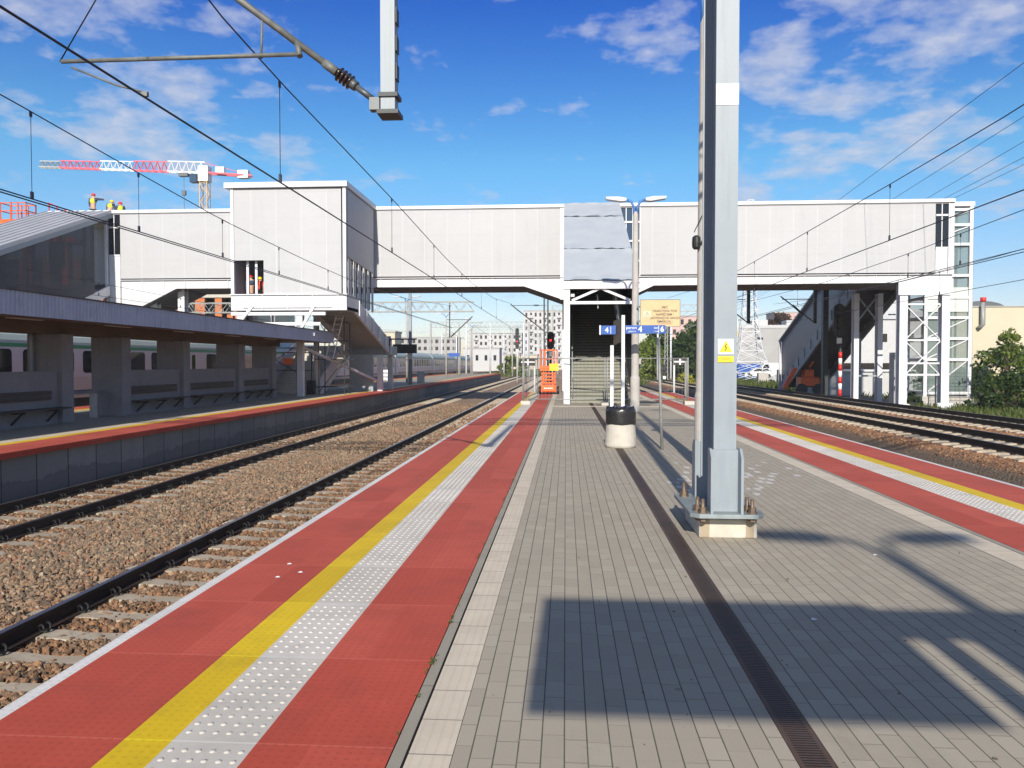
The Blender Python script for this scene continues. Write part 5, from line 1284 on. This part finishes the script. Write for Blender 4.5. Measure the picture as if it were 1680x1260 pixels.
building('tall white apartment block with many small windows left of the staircase', -17.5, 6, 330, 346, -1, 23.6, 12, 8, 'render_white', ww=.42, wh=.55, balc=True)
building('lower white apartment row left of the tall block', -42, -19, 340, 352, -1, 14.5, 11, 5, 'render_white', ww=.45, wh=.5, balc=True)
building('long pale apartment row behind the masts, above the train roof', -78, -46, 330, 342, -1, 12.5, 13, 4, 'render_grey', ww=.5, wh=.5)
building('white low hall with large blank front among the far masts', -34, -22, 260, 270, -1, 6.5, 4, 1, 'render_white', ww=.3, wh=.3, name='hall')
building('small cream building at the far track side near the cross board', -20, -9, 250, 260, -1, 4.2, 5, 1, 'render_cream', ww=.3, wh=.4, name='hall')
building('distant white block beyond the blue display', -58, -44, 200, 208, -1, 9.6, 4, 3, 'render_cream', ww=.4, wh=.4)
building('distant pink and white block above the trees right of the warning sign', 33, 52, 250, 262, -1, 16.3, 8, 5, 'render_pink', ww=.4, wh=.5)
building('pink flat roofed block on the skyline behind the grey hall', 78, 104, 300, 312, -1, 20.5, 8, 5, 'render_pink', ww=.5, wh=.4)
h = building('grey blank hall with low entrance behind the parked cars', 26.5, 56, 130, 150, -1, 7.4, 3, 1, 'render_grey', name='hall', ww=.12, wh=.1, zf=5.0, roof=False)
MB().box(26.4, 56.1, 129.9, 150.1, 7.402, 7.9).build('parapet', M['render_white'], h); MB().box(40.5, 45.5, 128.6, 129.95, 2.2, 2.9).build('entrance_canopy', M['grey_steel'], h); MB().box(41.5, 44.8, 129.9, 129.97, -1, 2.2).build('door', M['window_dark'], h)
MB().box(30.5, 33, 131, 134, 7.91, 8.8).build('roof_unit', M['render_white'], h); MB().box(36, 38, 131, 134, 7.91, 8.7).build('roof_unit', M['render_white'], h)
h = building('cream hall with blank wall behind the bushes at the right edge', 34.5, 62, 75, 100, -1, 6.85, 1, 1, 'render_cream', name='hall', ww=.02, wh=.02, roof=False)
MB().box(34.4, 62.1, 74.9, 100.1, 6.852, 6.95).build('parapet', M['render_grey'], h)
MB().ext([(38.3+2.4*(1-math.cos(a)), 6.95+.85*math.sin(a)) for a in np.linspace(0, math.pi, 12)], 'y', 80, 95).build('barrel_skylight', M['galv_dark'], h)
q = MB(); q.tube([(38.1, 74.6, 7.3), (38.1, 74.6, 5.2), (37.8, 74.75, 4.9)], .2, 8); q.build('flue', M['galvanised'], h); MB().tube([(38.1, 74.6, 7.301), (38.1, 74.6, 7.7)], .26, 8).build('flue_cap', M['red_paint'], h)
h = building('pale grey house with two windows behind the lift tower', 24.6, 31.5, 72, 80, -1, 5.6, 3, 1, 'render_white', name='house', ww=.45, wh=.22, zf=3.3, roof=False)
MB().ext([(24.4, 5.602), (31.7, 5.602), (31.7, 6.2), (29, 7.4), (26, 6.7)], 'y', 71.8, 80.2).build('roof', M['seam_roof'], h); MB().box(24.5, 31.6, 71.9, 71.97, 1.1, 1.7).build('dark_band', M['window_dark'], h)
h = thing('shed', 'low white corrugated shed behind the bridge legs on the right', 'shed', (25, 67, -1)); MB().box(20.8, 28.5, 66.5, 69, -1, 1.0).build('wall', M['render_white'], h); MB().box(20.6, 28.7, 66.3, 69.2, 1.002, 1.15).build('roof', M['white_steel'], h)
# brick building site on the left
def site(label, x0, x1, y0, y1, z1, bays, fl):
    t = thing('brick_building', label, 'building', ((x0+x1)/2, y0, -1)); rh = (z1+1)/fl; bw = (x1-x0)/bays
    MB().box(x0+.1, x1-.1, y0+1.2, y1, -1, z1-.1).build('dark_interior', M['window_dark'], t)
    for j in range(fl+1): MB().box(x0-.15, x1+.15, y0-.15, y1+.15, -1+j*rh-.18 if j else -1.1, -1+j*rh+.18).build('floor_slab', M['pale_concrete'], t)
    for i in range(bays):
        for j in range(fl):
            x = x0+i*bw; z = -1+j*rh+.185; MB().box(x+.05, x+bw*(.5 if (i+j) % 2 else .36), y0, y0+.3, z, z+rh-.37).build('brick_pier', M['brick'], t)
            if (i+j) % 3 == 0: MB().box(x+bw*.62, x+bw*.9, y0+.02, y0+.28, z, z+rh*.35).build('brick_pier', M['brick'], t)
    return t
site('orange brick building shell with concrete floors under the left end of the bridge', -51, -36.5, 90, 104, 9.6, 6, 3)
site('taller orange brick building shell behind the smoked glass stair', -70, -51.5, 92, 106, 14.6, 6, 5)

# tower crane
cr = thing('tower_crane', 'red and white tower crane with long jib on the skyline at left', 'crane', (-79.5, 169, -1))
mx, my, jz = -79.3, 168.5, 43.5
def truss_mast(q, x, y, z0, z1, w, st, r=.12):
    for sx in (-1, 1):
        for sy in (-1, 1): q.bar((x+sx*w, y+sy*w, z0), (x+sx*w, y+sy*w, z1), r*1.5)
    z = z0; k = 0
    while z < z1-.1:
        a = 1 if k % 2 else -1
        for sy in (-1, 1): q.bar((x-a*w, y+sy*w, z), (x+a*w, y+sy*w, min(z+st, z1)), r)
        for sx in (-1, 1): q.bar((x+sx*w, y-a*w, z), (x+sx*w, y+a*w, min(z+st, z1)), r)
        z += st; k += 1
q = MB(); truss_mast(q, mx, my, -1, 41.5, .8, 2.0, .09); q.build('mast', M['crane_yellow'], cr)
M['crane_red'] = mat('crane_red', (.72, .06, .10), .5, var=.08)
tip = Vector((-112, 161, jz)); base = Vector((mx, my, jz)); cj = Vector((-69.5, 170.6, jz-.3)); nj = 5
segs = [0, .23, .44, .64, .88, 1.]
for k in range(5):
    a = base.lerp(tip, segs[k]); c = base.lerp(tip, segs[k+1]); q = MB(); dn = (tip-base).cross(Vector((0, 0, 1))).normalized()*.6
    hh = 2.4-.25*k
    for s in (-1, 1):
        q.bar(a+dn*s, c+dn*s, .2)
        n = max(4, int((c-a).length/1.3))
        for i in range(n):
            u = a.lerp(c, i/n); v = a.lerp(c, (i+1)/n); m_ = u.lerp(v, .5); m_.z += hh
            q.bar(u+dn*s, m_, .1); q.bar(m_, v+dn*s, .1)
    e0 = a+Vector((0, 0, hh)); e1 = c+Vector((0, 0, hh-.1)); q.bar(e0, e1, .2)
    q.build('jib_section', M['white_paint'] if k in (0, 2) else (M['crane_red'] if k in (1, 3) else M['galvanised']), cr)
q = MB(); dn = (cj-base).cross(Vector((0, 0, 1))).normalized()*.7
for s in (-1, 1): q.bar(base+dn*s, cj+dn*s, .35)
q.bar(base+Vector((0, 0, 2.2)), cj+Vector((0, 0, .2)), .1); q.build('counter_jib', M['crane_red'], cr)
MB().box(-72.3, -70, 169.4, 170.9, 42.6, 44.3).build('counterweight', M['white_paint'], cr); MB().box(-77., -75, 168.6, 169.4, 43.6, 44.9).build('winch_house', M['white_paint'], cr)
MB().box(mx-1.1, mx+1.1, my-1., my+1., 41.6, 44.9).build('slewing_head', M['white_paint'], cr); MB().box(mx-3., mx-1.4, my-1., my+.6, 41.4, 43.2).build('cab', M['window_blue'], cr)
hk = base.lerp(tip, .13); q = MB(); q.bar(hk+Vector((0, 0, -.3)), hk+Vector((0, 0, -9)), .09); q.box(hk.x-.4, hk.x+.4, hk.y-.3, hk.y+.3, hk.z-5., hk.z-4); q.box(hk.x-1, hk.x+1, hk.y-.5, hk.y+.5, hk.z-.9, hk.z-.2); q.build('hook_block', M['galv_dark'], cr)
tag(MB().box(-46, -36.1, 47, 52, 11.8, 13).build('hoist_jib_end', M['galv_dark']), None, None) if False else None

# boom lift baskets behind the stair roof
def boom(x, y, z, w, d, label):
    t = thing('boom_lift', label, 'boom lift', (x, y, -1))
    q = MB(); q.box(x, x+w, y, y+d, z, z+.3); q.build('basket_floor', M['orange'], t, bevel=.03)
    q = MB()
    for i in (0, .45, .7, 1):
        for yy in (y, y+d-.06): q.box(x+w*i-(.06 if i else 0), x+w*i+(0 if i else .06), yy, yy+.06, z+.3, z+1.35)
    for zz in (.8, 1.3):
        for yy in (y, y+d-.06): q.box(x, x+w, yy, yy+.06, z+zz, z+zz+.05)
        for xx in (x, x+w-.06): q.box(xx, xx+.06, y+.06, y+d-.06, z+zz, z+zz+.05)
    q.build('guard_rail', M['orange'], t)
    q = MB(); q.bar((x+.6, y+d/2, z), (x+1.0, y+d/2+.5, z-1.2), .25); q.bar((x+1.0, y+d/2+.5, z-1.2), (x+.4, y+d/2+5, -.6), .4); q.build('boom', M['orange'], t)
    MB().box(x-.8, x+1.6, y+d/2+4, y+d/2+7, -1, .2).build('chassis', M['orange'], t)
boom(-35.75, 47.5, 10.5, 1.75, 1.0, 'orange boom lift basket rising behind the ribbed stair roof'); 
t = thing('boom_lift', 'second orange platform with thin rails and slanting top beside the basket', 'boom lift', (-33, 50, -1))
q = MB()
for k in range(4): q.box(-33.9+k*.55, -33.85+k*.55, 49.5, 49.56, 9.9, 12.2-k*.22)
q.bar((-33.9, 49.53, 12.2), (-32.2, 49.53, 11.55), .06); q.bar((-33.9, 49.53, 11.5), (-32.2, 49.53, 11.), .05); q.build('guard_rail', M['red_paint'], t); MB().box(-34, -32.1, 49.4, 50.6, 9.6, 9.9).build('basket_floor', M['orange'], t); MB().bar((-33, 50, 9.6), (-33, 50, -1), .4).build('mast', M['orange'], t)

# ================================================================== right-hand side: cars, pylon, posts, plants
def car(x, y, z, label, body='car_white', L=4.3, van=False):
    t = thing('parked_car', label, 'car', (x, y, z), 'cars parked before the grey hall')
    if van: pr_ = [(0, .25), (L, .25), (L, 2.0), (.9, 2.05), (.35, 1.2), (0, 1.0)]
    else: pr_ = [(0, .3), (L, .3), (L, .85), (L-.25, .95), (L-.9, 1.42), (1.6, 1.45), (.95, .95), (0, .8)]
    MB().ext([(x-L/2+a, z+h_) for a, h_ in pr_], 'y', y-.85, y+.85).build('body', M[body], t, bevel=.05)
    gl = [(1.2, 1.0), (L-.7, 1.0), (L-1., 1.36), (1.65, 1.38)] if not van else [(.6, 1.25), (1.6, 1.25), (1.6, 1.8), (.95, 1.8)]
    MB().ext([(x-L/2+a, z+h_) for a, h_ in gl], 'y', y-.87, y-.855).build('window', M['window_dark'], t)
    for a in (.8, L-.85): MB().ext([(x-L/2+a+.32*math.cos(k), z+.32+.32*math.sin(k)) for k in np.linspace(0, 2*math.pi, 14, endpoint=False)], 'y', y-.9, y-.7).build('wheel', M['rubber'], t)
car(28.4, 118, -.5, 'white hatchback before the blue fence'); car(31.6, 122, -.3, 'tall white van beside the hatchback', van=True, L=4.8); car(37.2, 119, -.4, 'blue car near the hall entrance', 'car_blue'); car(40.8, 121, -.3, 'white car seen through the smoked stair glass')
tag(MB().box(25.5, 30.5, 123.5, 123.7, -1, 1.6).build('blue_fence', M['sign_blue']), 'bright blue site fence behind the white hatchback', 'fence')
for x, w, h, lab in ((27.8, 1.2, 1.1, 'pale concrete block on the rough ground before the cars, left one'), (30.6, 1.8, 1.5, 'pale concrete block stack before the cars, right one'), (36., 3.4, 1.7, 'grey concrete slab wall left of the stair foot')):
    tag(MB().box(x*.85, x*.85+w, 98, 98.8, -1, -1+h+.4).build('concrete_block', M['concrete']), lab, 'concrete block')
py = thing('lattice_pylon', 'white lattice pylon with spreading feet before the grey hall', 'pylon', (25.2, 110, -1))
q = MB()
lev = [(-1, 3.), (3.4, 1.5), (6., 1.15), (9, .9), (16, .5), (24, .4)]
for k in range(len(lev)-1):
    (z0, w0), (z1, w1) = lev[k], lev[k+1]; n = max(2, int((z1-z0)/1.3))
    for i in range(n):
        a0_, a1_ = i/n, (i+1)/n; za, zb = z0+(z1-z0)*a0_, z0+(z1-z0)*a1_; wa, wb = w0+(w1-w0)*a0_, w0+(w1-w0)*a1_
        for s in (-1, 1):
            for u in (-1, 1): q.bar((25.2+s*wa, 110+u*wa, za), (25.2+s*wb, 110+u*wb, zb), .11)
            q.bar((25.2-s*wa, 110-wa, za), (25.2+s*wb, 110-wb, zb), .06); q.bar((25.2-s*wa, 110+wa, za), (25.2+s*wb, 110+wb, zb), .06)
            q.bar((25.2+s*wa, 110-wa, za), (25.2+s*wb, 110+wb, zb), .06)
        q.bar((25.2-wb, 110-wb, zb), (25.2+wb, 110-wb, zb), .07)
q.build('frame', M['white_steel'], py)
sl_ = thing('street_lamp', 'thin dark street lamp with flat head behind the bridge legs', 'street lamp', (25.2, 60, -1))
MB().tube([(25.2, 60, -1), (25.2, 60, 5.3)], .06, 8).build('pole', M['grey_steel'], sl_); MB().box(23.9, 25.2, 59.9, 60.1, 5.25, 5.34).build('lamp_head', M['grey_steel'], sl_); MB().box(25., 25.4, 59.8, 59.86, .4, 1.4).build('notice', M['grey_steel'], sl_)
s9 = thing('street_lamp', 'small grey street lamp in front of the grey hall', 'street lamp', (37., 126, -1)); MB().tube([(37, 126, -1), (37, 126, 3.6)], .07, 6).build('pole', M['galv_dark'], s9); MB().box(36.6, 37.4, 125.9, 126.1, 3.6, 3.7).build('lamp_head', M['galv_dark'], s9)
tag(MB().box(17.2, 40, 46.5, 75, -1.099, -1.02).build('yard', M['asphalt']), kind='structure')
# orange machine under the right stair
ml = thing('boom_lift', 'folded orange boom lift under the right-hand stairs', 'boom lift', (18.9, 62.5, -1))
q = MB(); q.box(18.2, 19.6, 62, 63.4, -.1, .6); q.box(18.5, 19.2, 62.1, 63.2, .6, 1.2); q.build('chassis', M['orange'], ml, bevel=.05)
q = MB(); q.bar((16.9, 62.2, -.3), (17.8, 62.3, 1.3), .3); q.bar((18.8, 62.1, 1.4), (19.9, 62.2, 3.), .18); q.bar((19.9, 62.2, 3.), (20., 62.2, 1.), .18); q.build('boom', M['orange'], ml)
for x in (18.2, 19.5): MB().ext([(x+.45*math.cos(k), -.35+.45*math.sin(k)) for k in np.linspace(0, 2*math.pi, 16, endpoint=False)], 'y', 61.8, 62.1).build('wheel', M['dark_steel'], ml)

# plants
def leaves(cs, rad, per, size, name, mt, parent=None, loc=None, flat=.8):
    """small leaf quads scattered through clumps: cs (n,3) centres in world space"""
    n = len(cs); c = np.repeat(cs, per, 0)
    d = RNG.normal(0, 1, (n*per, 3)); d /= np.linalg.norm(d, axis=1)[:, None]; r = np.repeat(rad, per)*RNG.uniform(.15, 1., n*per)**.6
    p = c+d*r[:, None]*np.array([1, 1, flat])
    u = RNG.normal(0, 1, (n*per, 3)); u /= np.linalg.norm(u, axis=1)[:, None]
    v = np.cross(u, RNG.normal(0, 1, (n*per, 3))); v /= np.linalg.norm(v, axis=1)[:, None]
    s = (size*RNG.uniform(.55, 1.25, n*per))[:, None]
    V = np.stack([p-u*s, p+v*s*.55, p+u*s, p-v*s*.55], 1).reshape(-1, 3)
    o = wloc(parent) if parent is not None else Vector(loc); V = V-np.array([o.x, o.y, o.z])
    Fq = np.arange(len(V)).reshape(-1, 4)
    return big_mesh(name, V, Fq, mt, parent, (0, 0, 0) if parent is not None else tuple(o))
def tree(x, y, z, h, r, label, mt='leaf', n=70, per=60, size=.3, name='tree', cat='tree', group=None, trunk=.35, base=.25):
    t = thing(name, label, cat, (x, y, z), group); q = MB()
    q.tube([(x, y, z), (x+.05*h*random.uniform(-1, 1), y, z+h*.45), (x, y, z+h*.85)], [h*.025, h*.017, h*.006], 7); cs = []; rd = []
    for k in range(9):
        a = random.uniform(0, 6.28); z0 = z+h*random.uniform(base, .7); e = Vector((x+math.cos(a)*r*.75, y+math.sin(a)*r*.75, z0+h*random.uniform(.08, .25)))
        q.tube([(x, y, z0), tuple(Vector((x, y, z0)).lerp(e, .5)+Vector((0, 0, .03*h))), tuple(e)], [h*.011, h*.007, h*.003], 5)
    q.build('trunk', M['bark'], t)
    for k in range(n):
        a = random.uniform(0, 6.28); f = random.uniform(0, 1); zz = base+(1-base)*f; w = r*(math.sin(math.pi*min(1, .12+.86*f))**.7)*random.uniform(.25, 1.)
        cs.append((x+math.cos(a)*w, y+math.sin(a)*w, z+h*zz*random.uniform(.94, 1.0))); rd.append(r*random.uniform(.16, .36))
    leaves(np.array(cs), np.array(rd), per, size, 'crown', M[mt], t)
    return t
tl = ['bushy light green tree left of the thin post', 'dense green tree between the white masts', 'dark green tree behind the black cross board', 'tall green tree touching the concrete pole', 'dark tree just behind the foreground column']
for k, (x, y, h, r, mt) in enumerate(((11.3, 108, 5.6, 2.6, 'leaf_light'), (13.6, 116, 7.6, 3., 'leaf'), (16.6, 112, 6.6, 2.8, 'leaf_dark'), (19.6, 118, 9., 3.4, 'leaf'), (23.5, 125, 5.5, 3., 'leaf_dark'))):
    tree(x, y, -1, h, r, tl[k], mt, 80, 60, .32, group='trees below the warning sign', base=.05)
tree(42.5, 158, -1, 12.4, 3.6, 'brown leaved tree rising behind the grey hall', 'leaf_brown', 60, 50, .4, base=.4)
tree(8.6, 150, -1, 7, 3.2, 'green tree behind the staircase right post', 'leaf', 60, 50, .4, base=.1)
tree(24.6, 45.4, -1, 4.6, 1.35, 'tall ragged elder bush right of the lift tower', 'leaf_light', 46, 26, .12, name='bush', cat='bush', base=.02)
tree(25.9, 44.9, -1, 5.6, .9, 'leaning thin sapling with reddish leaves at the top, at the right edge', 'leaf', 22, 14, .10, name='sapling', cat='sapling', base=.3)
tree(27.6, 46.5, -1, 2.7, 2., 'rounded green hedge bush at the right edge', 'leaf', 50, 36, .13, name='bush', cat='bush', base=.0)
tree(22.4, 43.6, -1, 1.5, .9, 'low bush at the foot of the lift tower', 'leaf_dark', 30, 40, .1, name='bush', cat='bush', base=.0)
tree(23.6, 42.8, -1, 2.1, 1.4, 'dark low shrub in front of the elder bush', 'leaf_dark', 46, 46, .11, name='bush', cat='bush', base=.0)
tree(19.9, 46.6, -1, 1.0, .6, 'small weed bush between the bridge legs', 'leaf_dark', 20, 30, .09, name='bush', cat='bush', base=.0)
tree(26.4, 58.5, -1, 2.9, 1.6, 'green bush beside the thin street lamp', 'leaf', 40, 40, .16, name='bush', cat='bush', base=.0)
tree(29.5, 60, -1, 2.3, 2.1, 'wide hedge bush behind the lift tower', 'leaf_dark', 50, 40, .16, name='bush', cat='bush', base=.0)
tree(38, 70, -1, 4.0, 3.4, 'broad hedge in front of the cream hall', 'leaf', 60, 50, .22, name='bush', cat='bush', base=.0)
tree(13.2, 88, -1, 1.5, 1.1, 'round yellow flowering bush by the right tracks', 'flower_yellow', 26, 40, .12, name='bush', cat='bush', base=.0)
fn = thing('mesh_fence', 'dark green wire fence with thin posts among the right-hand bushes', 'fence', (27, 47.4, -1)); q = MB()
for x in np.arange(21.6, 34, 2.5): q.bar((x, 47.4, -1), (x, 47.4, 1.3), .06)
build_each(q, 'post', M['dark_steel'], fn); q = MB()
for z in np.arange(-.9, 1.3, .2): q.bar((21.6, 47.4, z), (33.6, 47.4, z), .012)
for x in np.arange(21.7, 33.6, .25): q.bar((x, 47.38, -.95), (x, 47.38, 1.25), .008)
q.build('mesh', M['dark_steel'], fn)
# grass and weeds
def grass(zones):
    Vs = []
    for x0, x1, y0, y1, d, h, z in zones:
        n = int((x1-x0)*(y1-y0)*d); p = np.stack([RNG.uniform(x0, x1, n), RNG.uniform(y0, y1, n), np.full(n, z)], 1)
        a = RNG.uniform(0, 6.28, n); w = h*.16*RNG.uniform(.5, 1.4, n); hh = h*RNG.uniform(.35, 1.2, n)
        s = np.stack([np.cos(a)*w, np.sin(a)*w, np.zeros(n)], 1); tp = p+np.stack([RNG.normal(0, .3, n)*hh, RNG.normal(0, .3, n)*hh, hh], 1)
        Vs.append(np.stack([p-s, p+s, tp+s*.15, tp-s*.15], 1).reshape(-1, 3))
    V = np.concatenate(Vs); tag(big_mesh('grass', V, np.arange(len(V)).reshape(-1, 4), M['grass']), kind='stuff')
grass([(18.8, 24, 30, 46.4, 60, .45, -1.05), (24, 34, 36, 47, 40, .5, -1.1), (18.8, 26, 75, 118, 14, .7, -1.1), (8, 18.5, 92, 118, 12, .7, -1.05), (24, 40, 56, 72, 10, .45, -1.1), (-16, -5, 150, 260, 2.5, 1.0, -1.05)])
tree(-11, 165, -1, 4, 3, 'yellow green shrub under the far masts', 'leaf_light', 30, 40, .4, name='bush', cat='bush', base=.0)

# ================================================================== people
def person(label, P_, clothes, loc):
    """body grown along joints: P_ maps joint names to points; clothes gives materials"""
    t = thing('person', label, 'person', loc)
    def chain(name, pts, edges, rad, mt, par=t):
        me = bpy.data.meshes.new(name); me.from_pydata([tuple(Vector(p)-Vector(loc)) for p in pts], edges, []); me.materials.append(mt)
        o = bpy.data.objects.new(name, me); COL.objects.link(o); o.parent = par
        sk = o.modifiers.new('skin', 'SKIN'); sk.use_smooth_shade = True
        if not me.skin_vertices: me.skin_vertices.new() if hasattr(me.skin_vertices, 'new') else None
        ss = o.modifiers.new('sub', 'SUBSURF'); ss.levels = 1; ss.render_levels = 1
        if me.skin_vertices:
            for v, r in zip(me.skin_vertices[0].data, rad): v.radius = (r, r)
            me.skin_vertices[0].data[0].use_root = True
        return o
    J = P_
    idx = ['pelvis', 'waist', 'chest', 'neck', 'head', 'crown', 'sl', 'el', 'hl', 'sr', 'er', 'hr', 'kl', 'fl', 'tl', 'kr', 'fr', 'tr']
    e = [(0, 1), (1, 2), (2, 3), (3, 4), (4, 5), (2, 6), (6, 7), (7, 8), (2, 9), (9, 10), (10, 11), (0, 12), (12, 13), (13, 14), (0, 15), (15, 16), (16, 17)]
    rad = [.15, .14, .16, .065, .10, .085, .075, .05, .04, .075, .05, .04, .085, .055, .05, .085, .055, .05]
    chain('body', [J[k] for k in idx], e, rad, M['skin'])
    chain('jacket', [J[k] for k in ('waist', 'chest', 'sl', 'el', 'sr', 'er')]+[Vector(J['el']).lerp(Vector(J['hl']), .8), Vector(J['er']).lerp(Vector(J['hr']), .8)], [(0, 1), (1, 2), (2, 3), (1, 4), (4, 5), (3, 6), (5, 7)], [.185, .20, .10, .07, .10, .07, .058, .058], M[clothes[1]])
    if clothes[0]: chain('vest', [Vector(J['waist'])+Vector((0, 0, -.05)), J['chest'], Vector(J['chest'])+Vector((0, 0, .12))], [(0, 1), (1, 2)], [.20, .225, .15], M[clothes[0]])
    chain('trousers', [J[k] for k in ('pelvis', 'kl', 'fl', 'kr', 'fr')], [(0, 1), (1, 2), (0, 3), (3, 4)], [.175, .11, .08, .11, .08], M[clothes[2]])
    h = Vector(J['head'])-Vector(loc)
    q = MB(); q.lathe(tuple(Vector(J['head'])+Vector((0, 0, .02))), [(.15, 0), (.13, .02), (.125, .06), (.10, .11), (.05, .14)], 14); q.build('helmet', M[clothes[3]], t)
    return t
def stand(x, y, z, face=0., armr=None, arml=None, bend=0., s=1.):
    c, n = math.cos(face), math.sin(face); W = lambda a, b, h: (x+(a*c-b*n)*s, y+(a*n+b*c)*s, z+h*s)
    J = dict(pelvis=W(0, 0, .95), waist=W(0, bend*.1, 1.12), chest=W(0, bend*.3, 1.36-bend*.1), neck=W(0, bend*.42, 1.53-bend*.18), head=W(0, bend*.5+.02, 1.62-bend*.22), crown=W(0, bend*.55, 1.72-bend*.25),
             sl=W(-.19, bend*.32, 1.42-bend*.13), el=W(-.25, bend*.3, 1.14-bend*.1), hl=W(-.24, .1+bend*.4, .88), sr=W(.19, bend*.32, 1.42-bend*.13), er=W(.25, bend*.3, 1.14-bend*.1), hr=W(.24, .1+bend*.4, .88),
             kl=W(-.1, .02, .5), fl=W(-.11, -.02, .08), tl=W(-.11, .16, .04), kr=W(.1, .02, .5), fr=W(.11, -.02, .08), tr=W(.11, .16, .04))
    if armr: J['er'] = W(*armr[0]); J['hr'] = W(*armr[1])
    if arml: J['el'] = W(*arml[0]); J['hl'] = W(*arml[1])
    return J
person('worker in yellow vest and red helmet pointing right from the bridge roof', stand(-29.7, 47.7, 10.6, 0, armr=((.48, .05, 1.40), (.76, .08, 1.38))), ('hivis', 'denim', 'denim', 'helmet_red'), (-29.7, 47.7, 10.6))
person('worker in yellow vest and yellow helmet bending on the bridge roof', stand(-28.7, 47.8, 10.35, 0, bend=.5), ('hivis', 'denim', 'denim', 'helmet_yellow'), (-28.7, 47.8, 10.35))
person('worker with red helmet partly hidden behind the bridge roof edge', stand(-28.1, 48., 10.2, .6, bend=.3), ('hivis', 'denim', 'denim', 'helmet_red'), (-28.1, 48., 10.2))
person('worker in orange overalls bending in the opening of the stair tower', stand(-15.35, 39.4, 4.5, 1.4, bend=.7), (None, 'overall_orange', 'overall_orange', 'helmet_yellow'), (-15.35, 39.4, 4.5))
person('worker in blue standing in the left bay of the stair tower opening', stand(-16.25, 39.6, 4.5, 0), (None, 'denim', 'denim', 'helmet_red'), (-16.25, 39.6, 4.5))

# thin litter on the paving
rl = random.Random(5)
for k, (x, y) in enumerate(((-2.25, 5.95), (-2.12, 6.1), (-2.3, 6.35), (1.62, 5.2), (2.7, 7.0))):
    s = rl.uniform(.012, .022); tag(MB().add([(x-s, y, .006), (x, y-s*.8, .007), (x+s*1.3, y+.004, .006), (x, y+s, .012), (x, y, .001)], [(0, 1, 2, 3), (0, 4, 1), (1, 4, 2), (2, 4, 3), (3, 4, 0)]).build('paper_scrap', M['white_paint']), ['small white paper scrap on the red surface, nearest the white edge', 'small white paper scrap on the red surface, middle of three', 'small white paper scrap on the red surface, farthest of three', 'white scrap on the paving right of the drain', 'white scrap on the paving right of the foreground column'][k], 'litter', 'paper scraps')
tag(MB().add([(-5.32, 15.2, -.9), (-5.22, 15.1, -.86), (-5.18, 15.3, -.9), (-5.3, 15.4, -.84), (-5.4, 15.3, -.9)], [(0, 1, 2, 3, 4)]).build('plastic_sheet', M['white_paint']), 'white plastic scrap lying by the rail of the near left track', 'litter')
def weeds(spots):
    cs = []
    for x, y, n in spots:
        for k in range(n): cs.append((x+rl.uniform(-.012, .012), y+rl.uniform(-.06, .06), .012))
    leaves(np.array(cs), np.full(len(cs), .012), 6, .0065, 'joint_weeds', M['grass'], loc=(-.75, 5, 0))['kind'] = 'stuff'
weeds([(-.745, y+rl.uniform(-.2, .2), rl.randint(1, 4)) for y in np.arange(3.3, 12, .4)]+[(-.745, 4.3, 9), (-.745, 5.0, 5)])
# scaffold and stacked frames standing behind the smoked glass stair
for x0, lab in ((-38.5, 'white scaffold bay seen through the smoked glass stair, nearer the bridge'), (-45, 'white scaffold bay seen through the smoked glass stair, farther left')):
    t = thing('scaffold', lab, 'scaffold', (x0+2.5, 58, -1)); q = MB()
    for x in np.arange(x0, x0+5.1, 1.25): q.bar((x, 58, -1), (x, 58, 10.5), .09); q.bar((x, 59, -1), (x, 59, 10.5), .09)
    for z in np.arange(.8, 10.6, 1.0): q.bar((x0, 57.95, z), (x0+5, 57.95, z), .07)
    for k in range(5): q.bar((x0, 57.9, k*2), (x0+5, 57.9, k*2+2), .05)
    q.build('tube_frame', M['galvanised'], t); q = MB()
    for z in (2, 4, 6, 8): q.box(x0, x0+5, 58.05, 58.95, z, z+.06)
    build_each(q, 'plank_deck', M['pale_concrete'], t)
# specks of grit, dry leaf bits and gravel crumbs lying about on the paving
def grit():
    n = 260; x = RNG.uniform(-.45, 5., n); y = 3.2+RNG.uniform(0, 1, n)**1.6*14; s = RNG.uniform(.003, .0085, n); a = RNG.uniform(0, 6.28, n)
    V = []
    for k in range(n):
        for j, z in ((0, .005), (1, .006), (2, .011), (3, .007)):
            t = a[k]+j*1.57; V.append((x[k]+math.cos(t)*s[k]*(1.6 if j % 2 else .8), y[k]+math.sin(t)*s[k], z))
    tag(big_mesh('grit', np.array(V), np.arange(4*n).reshape(-1, 4), M['stone']), kind='stuff')
grit()
# ================================================================== thin summer haze
hz = NT('haze'); nt_ = hz.t; nt_.nodes.remove(hz.b); pv = hz.n('ShaderNodeVolumePrincipled'); pv.inputs['Color'].default_value = (.93, .96, 1., 1); pv.inputs['Density'].default_value = .00045
hz.link(pv.outputs[0], nt_.nodes['Material Output'].inputs['Volume'])
tag(MB().box(-500, 500, -120, 440, -2.4, 56).build('haze', hz.m), kind='stuff')
